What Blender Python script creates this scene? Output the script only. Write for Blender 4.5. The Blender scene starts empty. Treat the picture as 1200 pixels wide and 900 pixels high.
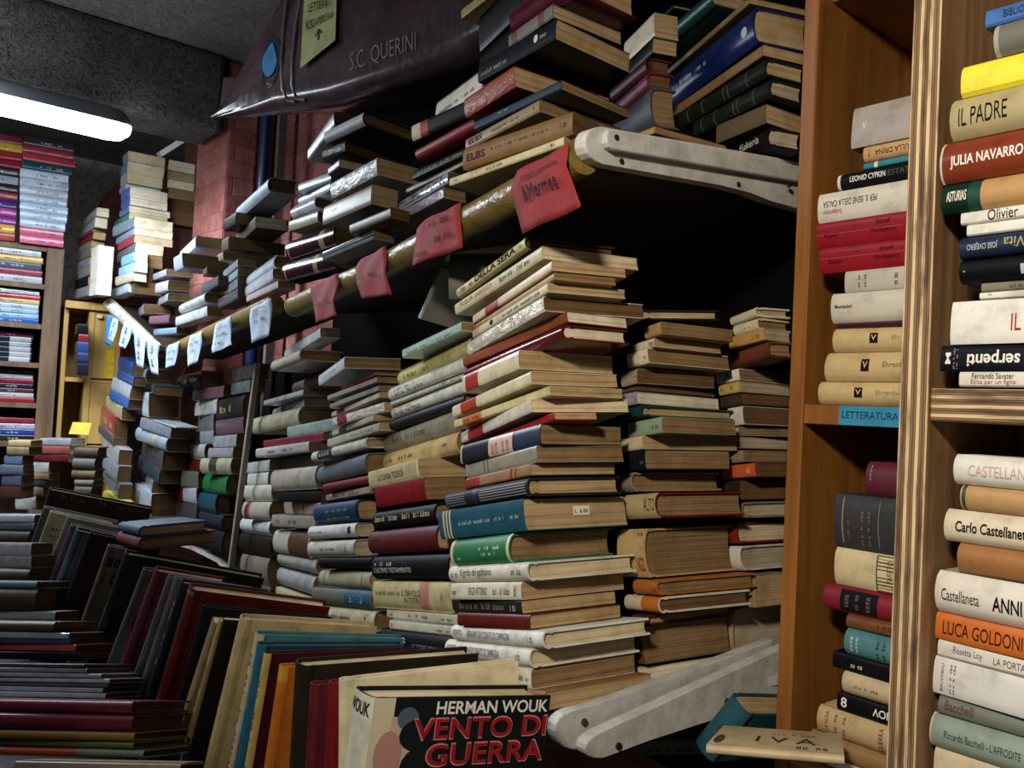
import bpy, bmesh, math, random
from mathutils import Vector, Matrix

random.seed(7)
SC = bpy.context.scene
COL = SC.collection
# ---------------------------------------------------------------- camera
F, CX, CY = 1000.0, 600.0, 450.0
CAM = Vector((0.0, 0.0, 1.35))


def camdir(u, v):
    return Vector(((u - CX) / F, -(v - CY) / F, -1.0))


def horizon_normal(ua, va, ub, vb):
    n = camdir(ua, va).cross(camdir(ub, vb))
    n.normalize()
    return n if n.y > 0 else -n


ZC = horizon_normal(-230, 440, 2300, 570)
YC = Vector((0, 0, -1)); YC = (YC - ZC * YC.dot(ZC)).normalized()
XC = YC.cross(ZC).normalized()
M = Matrix((XC, YC, ZC))            # camera axes -> world axes
cam_data = bpy.data.cameras.new('camera')
cam_data.sensor_width = 36.0
cam_data.lens = 36.0 * F / 1200.0
cam_data.clip_start = 0.02
cam = bpy.data.objects.new('camera', cam_data)
COL.objects.link(cam)
cam.matrix_world = Matrix.Translation(CAM) @ M.to_4x4()
SC.camera = cam

# ---------------------------------------------------------------- world, lights, exposure
world = bpy.data.worlds.new('world'); SC.world = world
world.use_nodes = True
bg = world.node_tree.nodes['Background']
bg.inputs[0].default_value = (0.75, 0.86, 1.0, 1)
bg.inputs[1].default_value = 0.08
SC.view_settings.view_transform = 'Standard'
SC.view_settings.look = 'None'
SC.view_settings.exposure = 0.0
SC.view_settings.gamma = 1.0
SC.view_settings.use_curve_mapping = False
SC.cycles.use_denoising = True
SC.cycles.max_bounces = 6
SC.cycles.diffuse_bounces = 3


def P(u, v, D):
    return CAM + M @ (camdir(u, v) * D)


def ray(u, v):
    return (M @ camdir(u, v))


def on_plane(u, v, p0, n):
    d = ray(u, v)
    t = (p0 - CAM).dot(n) / d.dot(n)
    return CAM + d * t


def project(p):
    c = M.transposed() @ (p - CAM)
    return (CX + F * c.x / -c.z, CY - F * c.y / -c.z, -c.z)


def light(name, kind, loc, target, power, color, **kw):
    d = bpy.data.lights.new(name, kind)
    d.energy = power
    d.color = color
    for k, val in kw.items():
        setattr(d, k, val)
    o = bpy.data.objects.new(name, d)
    COL.objects.link(o)
    o.location = loc
    o.rotation_euler = (Vector(target) - Vector(loc)).to_track_quat('-Z', 'Y').to_euler()
    return o


light('spot_warm', 'SPOT', (-0.38, -0.39, 1.97), (0.36, 0.95, 1.36)  , 100.0, (1.0, 0.90, 0.76),
      shadow_soft_size=0.07, spot_size=math.radians(67), spot_blend=1.0)
light('fill_over_table', 'AREA', (-1.35, 0.75, 2.38), (-0.95, 1.0, 1.0), 6.5, (0.84, 0.92, 1.0), shape='RECTANGLE', size=1.1, size_y=0.12)  # made-up cool fill light, added to brighten the table piles

A = (M @ Vector(((-230 - 600) / F, -(440 - 450) / F, -1))); A.z = 0; A.normalize()      # along the shelves, away from the camera
C = Vector((A.y, -A.x, 0))                                                               # into the shelves
Zu = Vector((0, 0, 1))

# ---------------------------------------------------------------- materials
def lin(h):
    out = []
    for i in (0, 2, 4):
        c = int(h[i:i + 2], 16) / 255.0
        out.append(c / 12.92 if c <= 0.04045 else ((c + 0.055) / 1.055) ** 2.4)
    return (out[0], out[1], out[2], 1.0)


MATS = {}


def nodes_of(name):
    m = bpy.data.materials.new(name)
    m.use_nodes = True
    nt = m.node_tree
    return m, nt, nt.nodes['Principled BSDF']


def ramp(nt, fac, stops):
    r = nt.nodes.new('ShaderNodeValToRGB')
    el = r.color_ramp.elements
    while len(el) < len(stops):
        el.new(0.5)
    for e, (p, c) in zip(el, stops):
        e.position = p; e.color = c
    nt.links.new(fac, r.inputs[0])
    return r.outputs[0]


def coords(nt, scale=(1, 1, 1), kind='Object'):
    t = nt.nodes.new('ShaderNodeTexCoord')
    mp = nt.nodes.new('ShaderNodeMapping')
    mp.inputs['Scale'].default_value = scale
    nt.links.new(t.outputs[kind], mp.inputs[0])
    return mp.outputs[0]


def noise(nt, vec, scale, detail=4, rough=0.6, dist=0.0):
    n = nt.nodes.new('ShaderNodeTexNoise')
    n.inputs['Scale'].default_value = scale
    n.inputs['Detail'].default_value = detail
    n.inputs['Roughness'].default_value = rough
    n.inputs['Distortion'].default_value = dist
    nt.links.new(vec, n.inputs['Vector'])
    return n.outputs['Fac']


def bump(nt, b, height, strength, dist=0.002):
    bn = nt.nodes.new('ShaderNodeBump')
    bn.inputs['Strength'].default_value = strength
    bn.inputs['Distance'].default_value = dist
    nt.links.new(height, bn.inputs['Height'])
    nt.links.new(bn.outputs[0], b.inputs['Normal'])


def scaled(c, k):
    return (min(1, c[0] * k), min(1, c[1] * k), min(1, c[2] * k), 1)


def cover_mat(hx, rough=0.42, crinkle=0.0):
    key = ('cover', hx, rough, crinkle)
    if key in MATS:
        return MATS[key]
    m, nt, b = nodes_of('cover_' + hx)
    c = lin(hx)
    v = coords(nt, (1, 1, 1))
    n = noise(nt, v, 28, 5, 0.65)
    g = scaled(c, 0.62)
    out = ramp(nt, n, [(0.30, g), (0.52, c), (0.80, scaled(c, 1.06))])
    nt.links.new(out, b.inputs['Base Color'])
    b.inputs['Roughness'].default_value = rough
    dark = max(c[:3]) < 0.03
    b.inputs['Specular IOR Level'].default_value = 0.16 if dark and rough > .25 else 0.38
    if crinkle:
        bump(nt, b, noise(nt, coords(nt, (0.5, 1, 1)), 60, 3, 0.7, 1.5), crinkle, 0.006)
    else:
        bump(nt, b, noise(nt, v, 14, 2, 0.5), 0.25, 0.004)
    MATS[key] = m
    return m


PAGES = {'w': ('e3d9bf', 'b9a985'), 'c': ('d3c3a0', 'a38c66'), 't': ('b59c74', '82684a'),
         'b': ('8c7250', '58432b'), 'd': ('6a5034', '40301f'), 'g': ('b3a68c', '7f745f')}


def page_mat(k):
    key = ('page', k)
    if key in MATS:
        return MATS[key]
    m, nt, b = nodes_of('pages_' + k)
    hi, lo = PAGES[k]
    v = coords(nt, (3, 3, 900))
    n = noise(nt, v, 1.0, 3, 0.6)
    v2 = coords(nt, (1, 1, 1))
    n2 = noise(nt, v2, 16, 5, 0.65)
    c1 = ramp(nt, n, [(0.32, lin(lo)), (0.50, lin(hi)), (0.8, scaled(lin(hi), 1.05))])
    mx = nt.nodes.new('ShaderNodeMix'); mx.data_type = 'RGBA'; mx.blend_type = 'MULTIPLY'
    mx.inputs[0].default_value = 1.0
    nt.links.new(c1, mx.inputs[6])
    nt.links.new(ramp(nt, n2, [(0.28, (0.62, 0.56, 0.48, 1)), (0.55, (1, 1, 1, 1))]), mx.inputs[7])
    nt.links.new(mx.outputs[2], b.inputs['Base Color'])
    b.inputs['Roughness'].default_value = 0.9
    b.inputs['Specular IOR Level'].default_value = 0.1
    bump(nt, b, n, 0.5, 0.0012)
    MATS[key] = m
    return m


def plain_mat(name, hx, rough=0.5, metallic=0.0, nscale=0, lo=0.7, bstr=0.0):
    key = ('plain', name)
    if key in MATS:
        return MATS[key]
    m, nt, b = nodes_of(name)
    c = lin(hx)
    if nscale:
        n = noise(nt, coords(nt), nscale, 6, 0.7)
        nt.links.new(ramp(nt, n, [(0.3, scaled(c, lo)), (0.6, c)]), b.inputs['Base Color'])
        if bstr:
            bump(nt, b, n, bstr, 0.01)
    else:
        b.inputs['Base Color'].default_value = c
    b.inputs['Roughness'].default_value = rough
    b.inputs['Metallic'].default_value = metallic
    MATS[key] = m
    return m


def ink(hx):
    m = plain_mat('ink_' + hx, hx, 0.8)
    m.node_tree.nodes['Principled BSDF'].inputs['Specular IOR Level'].default_value = 0.12
    return m


# ---------------------------------------------------------------- object helpers
def mesh_obj(name, verts, faces, mats, parent=None, midx=None, smooth=None):
    me = bpy.data.meshes.new(name)
    me.from_pydata([tuple(v) for v in verts], [], faces)
    for m in (mats if isinstance(mats, (list, tuple)) else [mats]):
        me.materials.append(m)
    if midx:
        me.polygons.foreach_set('material_index', midx)
    if smooth is not None:
        me.polygons.foreach_set('use_smooth', [True] * len(faces))
        me.set_sharp_from_angle(angle=math.radians(smooth))
    me.update()
    o = bpy.data.objects.new(name, me)
    COL.objects.link(o)
    if parent is not None:
        o.parent = parent
    return o


def bm_obj(name, bm, mat, parent=None, smooth=None):
    bmesh.ops.recalc_face_normals(bm, faces=bm.faces[:])
    me = bpy.data.meshes.new(name)
    bm.to_mesh(me); bm.free()
    for m in (mat if isinstance(mat, (list, tuple)) else [mat]):
        me.materials.append(m)
    if smooth is not None:
        me.polygons.foreach_set('use_smooth', [True] * len(me.polygons))
        me.set_sharp_from_angle(angle=math.radians(smooth))
    o = bpy.data.objects.new(name, me)
    COL.objects.link(o)
    if parent is not None:
        o.parent = parent
    return o


def empty(name, matrix):
    o = bpy.data.objects.new(name, None)
    o.empty_display_size = 0.03
    COL.objects.link(o)
    o.matrix_world = matrix
    return o


def tag(o, label=None, cat=None, group=None, kind=None):
    if label: o['label'] = label
    if cat: o['category'] = cat
    if group: o['group'] = group
    if kind: o['kind'] = kind
    return o


def box_bm(bm, o, ax, ay, az, bevel=0.0, seg=2):
    """box from corner o along three edge vectors"""
    vs = [bm.verts.new(o + ax * i + ay * j + az * k) for k in (0, 1) for j in (0, 1) for i in (0, 1)]
    fs = [bm.faces.new([vs[i] for i in q]) for q in
          ((0, 2, 3, 1), (4, 5, 7, 6), (0, 1, 5, 4), (2, 6, 7, 3), (0, 4, 6, 2), (1, 3, 7, 5))]
    if bevel:
        es = list({e for f in fs for e in f.edges})
        bmesh.ops.bevel(bm, geom=es, offset=bevel, segments=seg, affect='EDGES', profile=0.5)
    return vs


def prism_bm(bm, pts, ext, bevel=0.0):
    a = [bm.verts.new(p) for p in pts]
    b = [bm.verts.new(p + ext) for p in pts]
    n = len(pts)
    fs = [bm.faces.new(a[::-1]), bm.faces.new(b)]
    for i in range(n):
        fs.append(bm.faces.new([a[i], a[(i + 1) % n], b[(i + 1) % n], b[i]]))
    if bevel:
        es = list({e for f in fs[:2] for e in f.edges})
        bmesh.ops.bevel(bm, geom=es, offset=bevel, segments=2, affect='EDGES', profile=0.5)


def tube_bm(bm, path, rad, seg=20, caps=True):
    rings = []
    n = len(path)
    for i, p in enumerate(path):
        t = (path[min(n - 1, i + 1)] - path[max(0, i - 1)]).normalized()
        up = Vector((0, 0, 1)) if abs(t.z) < 0.9 else Vector((0, 1, 0))
        s = t.cross(up).normalized(); u2 = s.cross(t).normalized()
        r = rad[i] if isinstance(rad, (list, tuple)) else rad
        rings.append([bm.verts.new(p + (s * math.cos(2 * math.pi * k / seg) + u2 * math.sin(2 * math.pi * k / seg)) * r) for k in range(seg)])
    for i in range(n - 1):
        for k in range(seg):
            bm.faces.new([rings[i][k], rings[i][(k + 1) % seg], rings[i + 1][(k + 1) % seg], rings[i + 1][k]])
    if caps:
        bm.faces.new(rings[0][::-1]); bm.faces.new(rings[-1])


# ---------------------------------------------------------------- lettering
TEXTS = {}          # (string, bold) -> (verts 0..1, faces, aspect)


def prepare_texts(wanted):
    objs = []
    for s, bold in sorted(wanted):
        c = bpy.data.curves.new('lettering', 'FONT')
        c.body = s
        c.resolution_u = 4
        if bold:
            c.offset = 0.02
        o = bpy.data.objects.new('lettering', c)
        COL.objects.link(o)
        objs.append((s, bold, o, c))
    dg = bpy.context.evaluated_depsgraph_get()
    dg.update()
    for s, bold, o, c in objs:
        me = bpy.data.meshes.new_from_object(o.evaluated_get(dg))
        tb = bmesh.new(); tb.from_mesh(me)
        lo = [min(v.co[i] for v in tb.verts) for i in (0, 1)]; hi = [max(v.co[i] for v in tb.verts) for i in (0, 1)]
        for ax, n in ((0, 10), (1, 7)):
            for k in range(1, n):
                co = Vector((0, 0, 0)); co[ax] = lo[ax] + (hi[ax] - lo[ax]) * k / n
                no = Vector((0, 0, 0)); no[ax] = 1
                bmesh.ops.bisect_plane(tb, geom=tb.verts[:] + tb.edges[:] + tb.faces[:], plane_co=co, plane_no=no)
        tb.verts.index_update()
        vs = [v.co.copy() for v in tb.verts]
        fs = [tuple(v.index for v in p.verts) for p in tb.faces]
        tb.free()
        x0 = min(v.x for v in vs); x1 = max(v.x for v in vs)
        y0 = min(v.y for v in vs); y1 = max(v.y for v in vs)
        TEXTS[(s, bold)] = ([((v.x - x0) / (x1 - x0), (v.y - y0) / (y1 - y0)) for v in vs], fs)
        bpy.data.meshes.remove(me)
    for s, bold, o, c in objs:
        bpy.data.objects.remove(o); bpy.data.curves.remove(c)


def text_geo(s, mode):
    """vertices in the unit square; '~' gives the illegible dashes of small print"""
    if s.startswith('~'):
        rnd = random.Random(s)
        vs, fs = [], []
        x = 0.0
        n = int(s[1:] or 8)
        w = 1.0 / (n * 1.25)
        for k in range(n):
            if rnd.random() < 0.18 and 0 < k < n - 1:
                x += w * 1.25; continue
            h = 1.0 if rnd.random() < 0.3 else 0.68
            st = w * 0.24
            parts = [(x, 0, x + st, h)]
            if rnd.random() < 0.75:
                parts.append((x + w * 0.8 - st, 0, x + w * 0.8, 0.68))
                e = 0.68 - 0.16 if rnd.random() < 0.5 else 0.0
                parts.append((x + st, e, x + w * 0.8 - st, e + 0.16))
                if rnd.random() < 0.4:
                    parts.append((x + st, 0.52 - e, x + w * 0.8 - st, 0.68 - e))
            for (ax, ay, bx, by) in parts:
                i = len(vs)
                vs += [(ax, ay), (bx, ay), (bx, by), (ax, by)]
                fs.append((i, i + 1, i + 2, i + 3))
            x += w * 1.25
    elif s == '#':
        vs = [(x, k / 10) for k in range(11) for x in (0, 1)]
        fs = [(2 * k, 2 * k + 1, 2 * k + 3, 2 * k + 2) for k in range(10)]
    elif s == 'o':
        vs = [(0.5 + 0.5 * math.cos(a * math.pi / 8), 0.5 + 0.5 * math.sin(a * math.pi / 8)) for a in range(16)]
        fs = [tuple(range(16))]
    else:
        vs, fs = TEXTS[(s, 'b' in mode)]
    if 'u' in mode:
        vs = [(1 - x, 1 - y) for x, y in vs]
    if 'v' in mode:          # reads bottom to top
        vs = [(1 - y, x) for x, y in vs]
    if 'd' in mode:          # reads top to bottom
        vs = [(y, 1 - x) for x, y in vs]
    return vs, fs


# ---------------------------------------------------------------- books
BOOKS = []
ORD = ['top', 'second', 'third', 'fourth', 'fifth', 'sixth', 'seventh', 'eighth', 'ninth', 'tenth', 'eleventh', 'twelfth',
       'thirteenth', 'fourteenth', 'fifteenth', 'sixteenth', 'seventeenth', 'eighteenth', 'nineteenth', 'twentieth',
       'twenty-first', 'twenty-second', 'twenty-third', 'twenty-fourth', 'twenty-fifth', 'twenty-sixth', 'twenty-seventh',
       'twenty-eighth', 'twenty-ninth', 'thirtieth']


def add_book(o, X, Y, Z, L, W, T, row, label, group, stuff=False):
    col, code, look = row[4], row[5], row[6]
    opt = row[7] if len(row) > 7 else {}
    BOOKS.append(dict(o=o, X=X, Y=Y, Z=Z, L=L, W=W, T=T, col=col, kind=code[0], page=code[1], look=look, opt=opt,
                      label=label, group=group, stuff=stuff))


def vp_dir(u, n):
    """world direction perpendicular to n (camera-space normal) whose vanishing point has image x = u"""
    x = (u - CX) / F
    y = (n.z - n.x * x) / n.y
    return (M @ Vector((x, y, -1.0))).normalized()


def stack(phrase, group, ref, rows, vtop, uB=-50, hor=(600, 570), sx=-1, anchor='C', L0=0.2, W0=0.135, order='top', stuff=False, raw=False, gap=0.0006, lim=.035, tscale=1.0, jit=2.2):
    nc = horizon_normal(0, hor[0], 1500, hor[1])
    n = M @ nc
    X = vp_dir(uB, nc) * sx
    Y = n.cross(X).normalized()
    p0 = P(*ref)
    made = []
    k0 = 2 if anchor == 'C' else 1
    base = [on_plane(r[k0], r[0], p0, Y) for r in rows]
    htop = on_plane(rows[0][k0], vtop, p0, Y).dot(n)
    spec = [None] * len(rows)
    below = None
    for i in range(len(rows) - 1, -1, -1):
        r = rows[i]
        opt = r[7] if len(r) > 7 else {}
        A0 = base[i] + Y * opt.get('dy', 0.0)
        h0 = A0.dot(n)
        if 'vt' in opt:
            T = max(.0035, (r[0] - opt['vt']) / F * project(A0)[2])
        else:
            T = max(.0035, (base[i - 1].dot(n) if i else htop) - h0)
        h = h0 if below is None else max(below, min(h0, below + .014))
        pt = A0
        if abs(h - h0) > 2e-4:
            d = ray(r[k0], r[0])
            dn = d.dot(n)
            off = 0.0
            if abs(dn) > 1e-5:
                q = CAM + d * ((h - CAM.dot(n)) / dn)
                off = max(-lim, min(lim, (q - A0).dot(Y)))
            if abs(dn) < .08:
                off *= abs(dn) / .08
            pt = A0 + Y * off
        pt = pt + n * (h - pt.dot(n))
        spec[i] = (pt, T)
        below = h + T
    for i, r in enumerate(rows):
        vb, uL, uC, uR = r[:4]
        opt = r[7] if len(r) > 7 else {}
        if tscale != 1.0:
            opt = dict(opt)
            sc = lambda x: x if x >= 1 else x * tscale
            if 'text' in opt:
                opt['text'] = [(t[0], t[1] * tscale, t[2] * tscale) + tuple(t[3:]) for t in opt['text']]
            if 'bands' in opt:
                opt['bands'] = [(sc(t[0]), sc(t[1])) + tuple(t[2:]) for t in opt['bands']]
            r = tuple(r[:7]) + (opt,)
        A, T = spec[i]
        if 'T' in opt:
            T = min(T, opt['T'])
        ang = math.radians(opt.get('yaw', random.uniform(-jit, jit)))
        far_u = uL if anchor == 'C' else uC
        if 'vL' in opt and far_u is not None:
            q = on_plane(far_u, opt['vL'], A, n)
            d = (q - A) if anchor == 'L' else (A - q)
            a = math.atan2(d.dot(Y), d.dot(X))
            ang = max(-0.40, min(0.40, a))
        Xb = X * math.cos(ang) + Y * math.sin(ang)
        Yb = Y * math.cos(ang) - X * math.sin(ang)

        def solve(pt, dr, uu, lo, hi):
            m = (uu - CX) / F
            c0 = M.transposed() @ (pt - CAM); dc = M.transposed() @ dr
            den = dc.x + m * dc.z
            t = (-m * c0.z - c0.x) / den if abs(den) > 1e-6 else hi
            return t if lo <= t <= hi else (lo if 0 < t < lo else hi)
        if anchor == 'C':
            L = L0 if uL is None else solve(A, -Xb, uL, 0.03, opt.get('Lmax', 0.30))
            o = A - Xb * L
        else:
            L = L0 if uC is None else solve(A, Xb, uC, 0.03, opt.get('Lmax', 0.30))
            o = A
        W = W0 if uR is None else solve(o + Xb * L, Yb, uR, 0.04, opt.get('Wmax', 0.24))
        W *= opt.get('wk', 1.0)
        T = max(0.0035, T - gap)
        if raw:
            label = r[6]
        else:
            where = ORD[i] + (' book of ' if i == 0 else ' from top of ')
            label = r[6] + ', ' + where + phrase
        add_book(o, Xb, Yb, n, L, W, T, r, label, group, stuff)
        made.append((o, Xb, Yb, n, L, W, T))
    return dict(n=n, X=X, Y=Y, made=made)


def book_geo(b):
    """{'cover': (verts, faces, material index, materials), 'page_block': ..., 'lettering': ...} in the book's own axes"""
    L, W, T, opt = b['L'], b['W'], b['T'], b['opt']
    hard = b['kind'] == 'h'
    rnd = random.Random(b['label'] + str(round(L, 4)))
    th = 0.0026 if hard else 0.0008
    th = min(th, T * 0.18)
    over = 0.0032 if hard else 0.0
    bul = opt.get('bul', min(0.22 * T, 0.0065) if hard else min(0.05 * T, 0.0012))
    shear = opt.get('shear', rnd.uniform(-0.10, 0.10)) if T > 0.012 else 0.0
    K = 8
    sag = rnd.uniform(0, 0.0012)

    def yoff(z):
        return shear * (z - T / 2)

    def spine_y(z):
        s = max(0.0, min(1.0, z / T))
        return -bul * (1 - (2 * s - 1) ** 2) * 1.0 + yoff(z)
    outer, inner = [], []
    gr = min(0.009, W * 0.1)
    groove = min(0.0012, T * 0.08) if hard else 0.0
    outer.append((W + yoff(0), 0.0)); outer.append((gr + 0.004, 0.0)); outer.append((gr, groove)); outer.append((gr - 0.004, 0.0))
    rr = min(0.0022 if hard else 0.0012, T * 0.25)
    for k in range(K + 1):
        s = k / K
        z = T * s
        y = spine_y(z)
        e = min(z, T - z)
        if e < rr:
            y += rr * (1 - math.sqrt(max(0, 1 - ((rr - e) / rr) ** 2)))
        outer.append((y, z))
    sp0, sp1 = 4, 4 + K
    outer.append((gr - 0.004, T)); outer.append((gr, T - groove)); outer.append((gr + 0.004, T)); outer.append((W + yoff(T), T))
    n = len(outer)
    for i, (y, z) in enumerate(outer):
        if i < sp0:
            inner.append((max(y, th) if i > 0 else y, z + th))
        elif i > sp1:
            inner.append((max(y, th) if i < n - 1 else y, z - th))
        else:
            inner.append((y + th, max(th, min(T - th, z))))
    bands = opt.get('bands', [])
    cuts = sorted({0.0, 1.0, *[x for q in bands for x in q[:2]]})
    xs = [c * L for c in cuts]
    rough = opt.get('rough', 0.38 if not hard else 0.48)
    cr = opt.get('crinkle', 0.0)
    mats = [cover_mat(b['col'], rough, cr)]
    bcol = opt.get('board')
    if bcol:
        mats.append(cover_mat(bcol, rough, 0.0))
    bm_index = {}
    for q in bands:
        if q[2] not in bm_index:
            bm_index[q[2]] = len(mats); mats.append(cover_mat(q[2], rough, cr))
    mats.append(page_mat('w' if b['page'] in 'wcg' else 't'))
    lining = len(mats) - 1
    verts, faces, mi = [], [], []
    N = 2 * n
    for x in xs:
        j = lambda a: a
        verts += [(x, y, z) for y, z in outer] + [(x, y, z) for y, z in inner]
    for s in range(len(xs) - 1):
        mid = (cuts[s] + cuts[s + 1]) / 2
        mb = 0
        full = False
        for q in bands:
            if q[0] <= mid <= q[1]:
                mb = bm_index[q[2]]; full = len(q) > 3
        a0, a1 = s * N, (s + 1) * N
        for i in range(n - 1):
            faces.append((a0 + i, a0 + i + 1, a1 + i + 1, a1 + i)[::-1])
            onspine = sp0 - 1 <= i <= sp1
            mi.append(mb if (onspine or full) else (1 if bcol else 0))
            faces.append((a0 + n + i, a0 + n + i + 1, a1 + n + i + 1, a1 + n + i))
            mi.append(lining if not hard else (1 if bcol else 0))
        for e in (0, n - 1):
            faces.append((a0 + e, a0 + n + e, a1 + n + e, a1 + e) if e else (a0 + e, a1 + e, a1 + n + e, a0 + n + e))
            mi.append(1 if bcol else 0)
    last = (len(xs) - 1) * N
    for i in range(n - 1):
        faces.append((i, i + 1, n + i + 1, n + i)); mi.append(0 if not bcol else 1)
        faces.append((last + i, last + n + i, last + n + i + 1, last + i + 1)); mi.append(0 if not bcol else 1)
    out = {'cover': (verts, faces, mi, mats)}
    # page block
    x0, x1 = over + 0.0002, L - over - 0.0002
    y0, y1 = (th + 0.0004, W - over - 0.0004)
    z0, z1 = th + 0.0002, T - th - 0.0002
    pv, pf = [], []
    nz = 4
    nx = 3
    prof = []
    for k in range(nz + 1):
        s = k / nz
        z = z0 + (z1 - z0) * s
        prof.append((max(spine_y(z) + th + 0.0004, spine_y(z) + th + 0.0004), z))
    conc = min(0.003, T * 0.08) if hard else 0.0
    back = [(y1 + yoff(z0 + (z1 - z0) * (1 - k / nz)) - conc * (1 - (2 * k / nz - 1) ** 2), z0 + (z1 - z0) * (1 - k / nz)) for k in range(nz + 1)]
    ring = prof + back
    m = len(ring)
    for x in (x0, x1):
        for y, z in ring:
            jx = rnd.uniform(-0.0010, 0.0) if not hard else rnd.uniform(-0.0008, 0.0002)
            pv.append((x + (jx if x == x1 else -jx), y, z))
    pf.append(tuple(range(m))); pf.append(tuple(range(2 * m - 1, m - 1, -1)))
    for i in range(m):
        pf.append((i, m + i, m + (i + 1) % m, (i + 1) % m))
    out['page_block'] = (pv, pf, [0] * len(pf), [page_mat(b['page'])])
    # lettering
    tv, tf, tmi, tm = [], [], [], []
    for face in ('text', 'front', 'top', 'head'):
        if face == 'head':
            keepers, tv, tf, tmi, tm = (tv, tf, tmi, tm), [], [], [], []
        for t in opt.get(face, []):
            s, p0, p1, q0, q1, hx = t[:6]
            mode = t[6] if len(t) > 6 else ''
            if 'b' not in mode and face == 'text' and not s.startswith('~') and s not in '#o' and (s, True) in TEXTS and (s, False) not in TEXTS:
                mode += 'b'
            vs, fs = text_geo(s, mode)
            base = len(tv)
            for x, y in vs:
                p = p0 + (p1 - p0) * x; q = q0 + (q1 - q0) * y
                if face == 'text':
                    z = q * T
                    tv.append((p * L, spine_y(z) - 0.00055 + (0.0004 if min(z, T - z) < rr else 0), z))
                elif face == 'front':
                    tv.append((q * L, p * W, -0.0003 - 0.00012 * opt['front'].index(t)))
                elif face == 'top':
                    tv.append((p * L, q * W, T + 0.0004))
                else:
                    tv.append((L + 0.0006, p * W, q * T))
            mt = ink(hx)
            if mt not in tm:
                tm.append(mt)
            if s == '#' or s == 'o':      # a blank patch lies under the letters
                off = 0.00025
                for k in range(base, len(tv)):
                    a = tv[k]
                    tv[k] = (a[0], a[1] + off, a[2]) if face == 'text' else (a if face == 'front' else ((a[0], a[1], a[2] - off) if face == 'top' else (a[0] - off, a[1], a[2])))
            tf += [tuple(base + i for i in f) for f in fs]
            tmi += [tm.index(mt)] * len(fs)
    if tv:
        out['price_sticker'] = (tv, tf, tmi, tm)
    tv, tf, tmi, tm = keepers
    if tv:
        verts, faces, mi, mats = out['cover']
        base = len(verts); mb = len(mats)
        out['cover'] = (verts + tv, faces + [tuple(base + i for i in f) for f in tf], mi + [mb + i for i in tmi], mats + tm)
    return out


def book_matrix(b):
    X, Y, Z, o = b['X'], b['Y'], b['Z'], b['o']
    return Matrix(((X.x, Y.x, Z.x, o.x), (X.y, Y.y, Z.y, o.y), (X.z, Y.z, Z.z, o.z), (0, 0, 0, 1)))


def seen_area(b):
    o, X, Y, Z, L, W, T = (b[k] for k in ('o', 'X', 'Y', 'Z', 'L', 'W', 'T'))

    def area(pts):
        q = []
        for p in pts:
            u, v, d = project(p)
            if d < 0.05:
                return 0.0
            q.append((min(1200, max(0, u)), min(900, max(0, v))))
        return abs(sum(q[i][0] * q[(i + 1) % 4][1] - q[(i + 1) % 4][0] * q[i][1] for i in range(4))) / 2
    a = area([o, o + X * L, o + X * L + Z * T, o + Z * T])
    e = o + X * L
    return a + area([e, e + Y * W, e + Y * W + Z * T, e + Z * T]) + 0.15 * area([o + Z * T, o + Z * T + X * L, o + Z * T + X * L + Y * W, o + Z * T + Y * W])


def obb(b, dL=0.0, dW=0.0):
    """centre, axes and half sizes; dL trims the hidden end of the spine, dW the hidden fore-edge side"""
    bul = 0.006 if b['kind'] == 'h' else 0.0015
    x0, x1, y0, y1 = dL, b['L'], -bul, b['W'] - dW
    c = b['o'] + b['X'] * ((x0 + x1) / 2) + b['Y'] * ((y0 + y1) / 2) + b['Z'] * (b['T'] / 2)
    return c, (b['X'], b['Y'], b['Z']), ((x1 - x0) / 2, (y1 - y0) / 2, b['T'] / 2)


def hits(p, q, eps=0.0002):
    d = q[0] - p[0]
    axes = list(p[1]) + list(q[1])
    axes += [a.cross(b) for a in p[1] for b in q[1]]
    for a in axes:
        n = a.length
        if n < 1e-4:
            continue
        a = a / n
        r = sum(abs(a.dot(e)) * h for e, h in zip(p[1], p[2])) + sum(abs(a.dot(e)) * h for e, h in zip(q[1], q[2]))
        if abs(a.dot(d)) >= r - eps:
            return False
    return True


def untangle(c_axis, c_max):
    """shorten what lies hidden inside the heaps so that no book runs through another or the black shade boards"""
    for b in BOOKS:
        for _ in range(12):
            worst = max((b['o'] + b['X'] * x + b['Y'] * b['W'] + b['Z'] * z).dot(c_axis) for x in (0, b['L']) for z in (0, b['T']))
            if worst <= c_max or b['o'].dot(c_axis) > c_max - .05 or b['W'] < .04:
                break
            b['W'] -= (worst - c_max) / max(.4, b['Y'].dot(c_axis)) + .001
    left = 0
    for it in range(4):
        left = 0
        box = [obb(b) for b in BOOKS]
        rad = [Vector(h[2]).length for h in box]
        for i in range(len(BOOKS)):
            for j in range(i + 1, len(BOOKS)):
                if (box[i][0] - box[j][0]).length > rad[i] + rad[j] or not hits(box[i], box[j]):
                    continue
                best = None
                for k, other in ((i, j), (j, i)):
                    b = BOOKS[k]
                    for kind, size, least in (('W', b['W'], .035), ('L', b['L'], .07)):
                        d = .003
                        while size - d > least:
                            if not hits(obb(b, d if kind == 'L' else 0, d if kind == 'W' else 0), box[other]):
                                cost = d * (1.0 if kind == 'W' else 1.6)
                                if best is None or cost < best[0]:
                                    best = (cost, k, kind, d)
                                break
                            d += .003
                if best is None:
                    left += 1
                    continue
                _, k, kind, d = best
                b = BOOKS[k]
                if kind == 'W':
                    b['W'] -= d
                else:
                    b['o'] = b['o'] + b['X'] * d; b['L'] -= d
                box[k] = obb(b); rad[k] = Vector(box[k][2]).length
    print('still touching', left)


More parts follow.
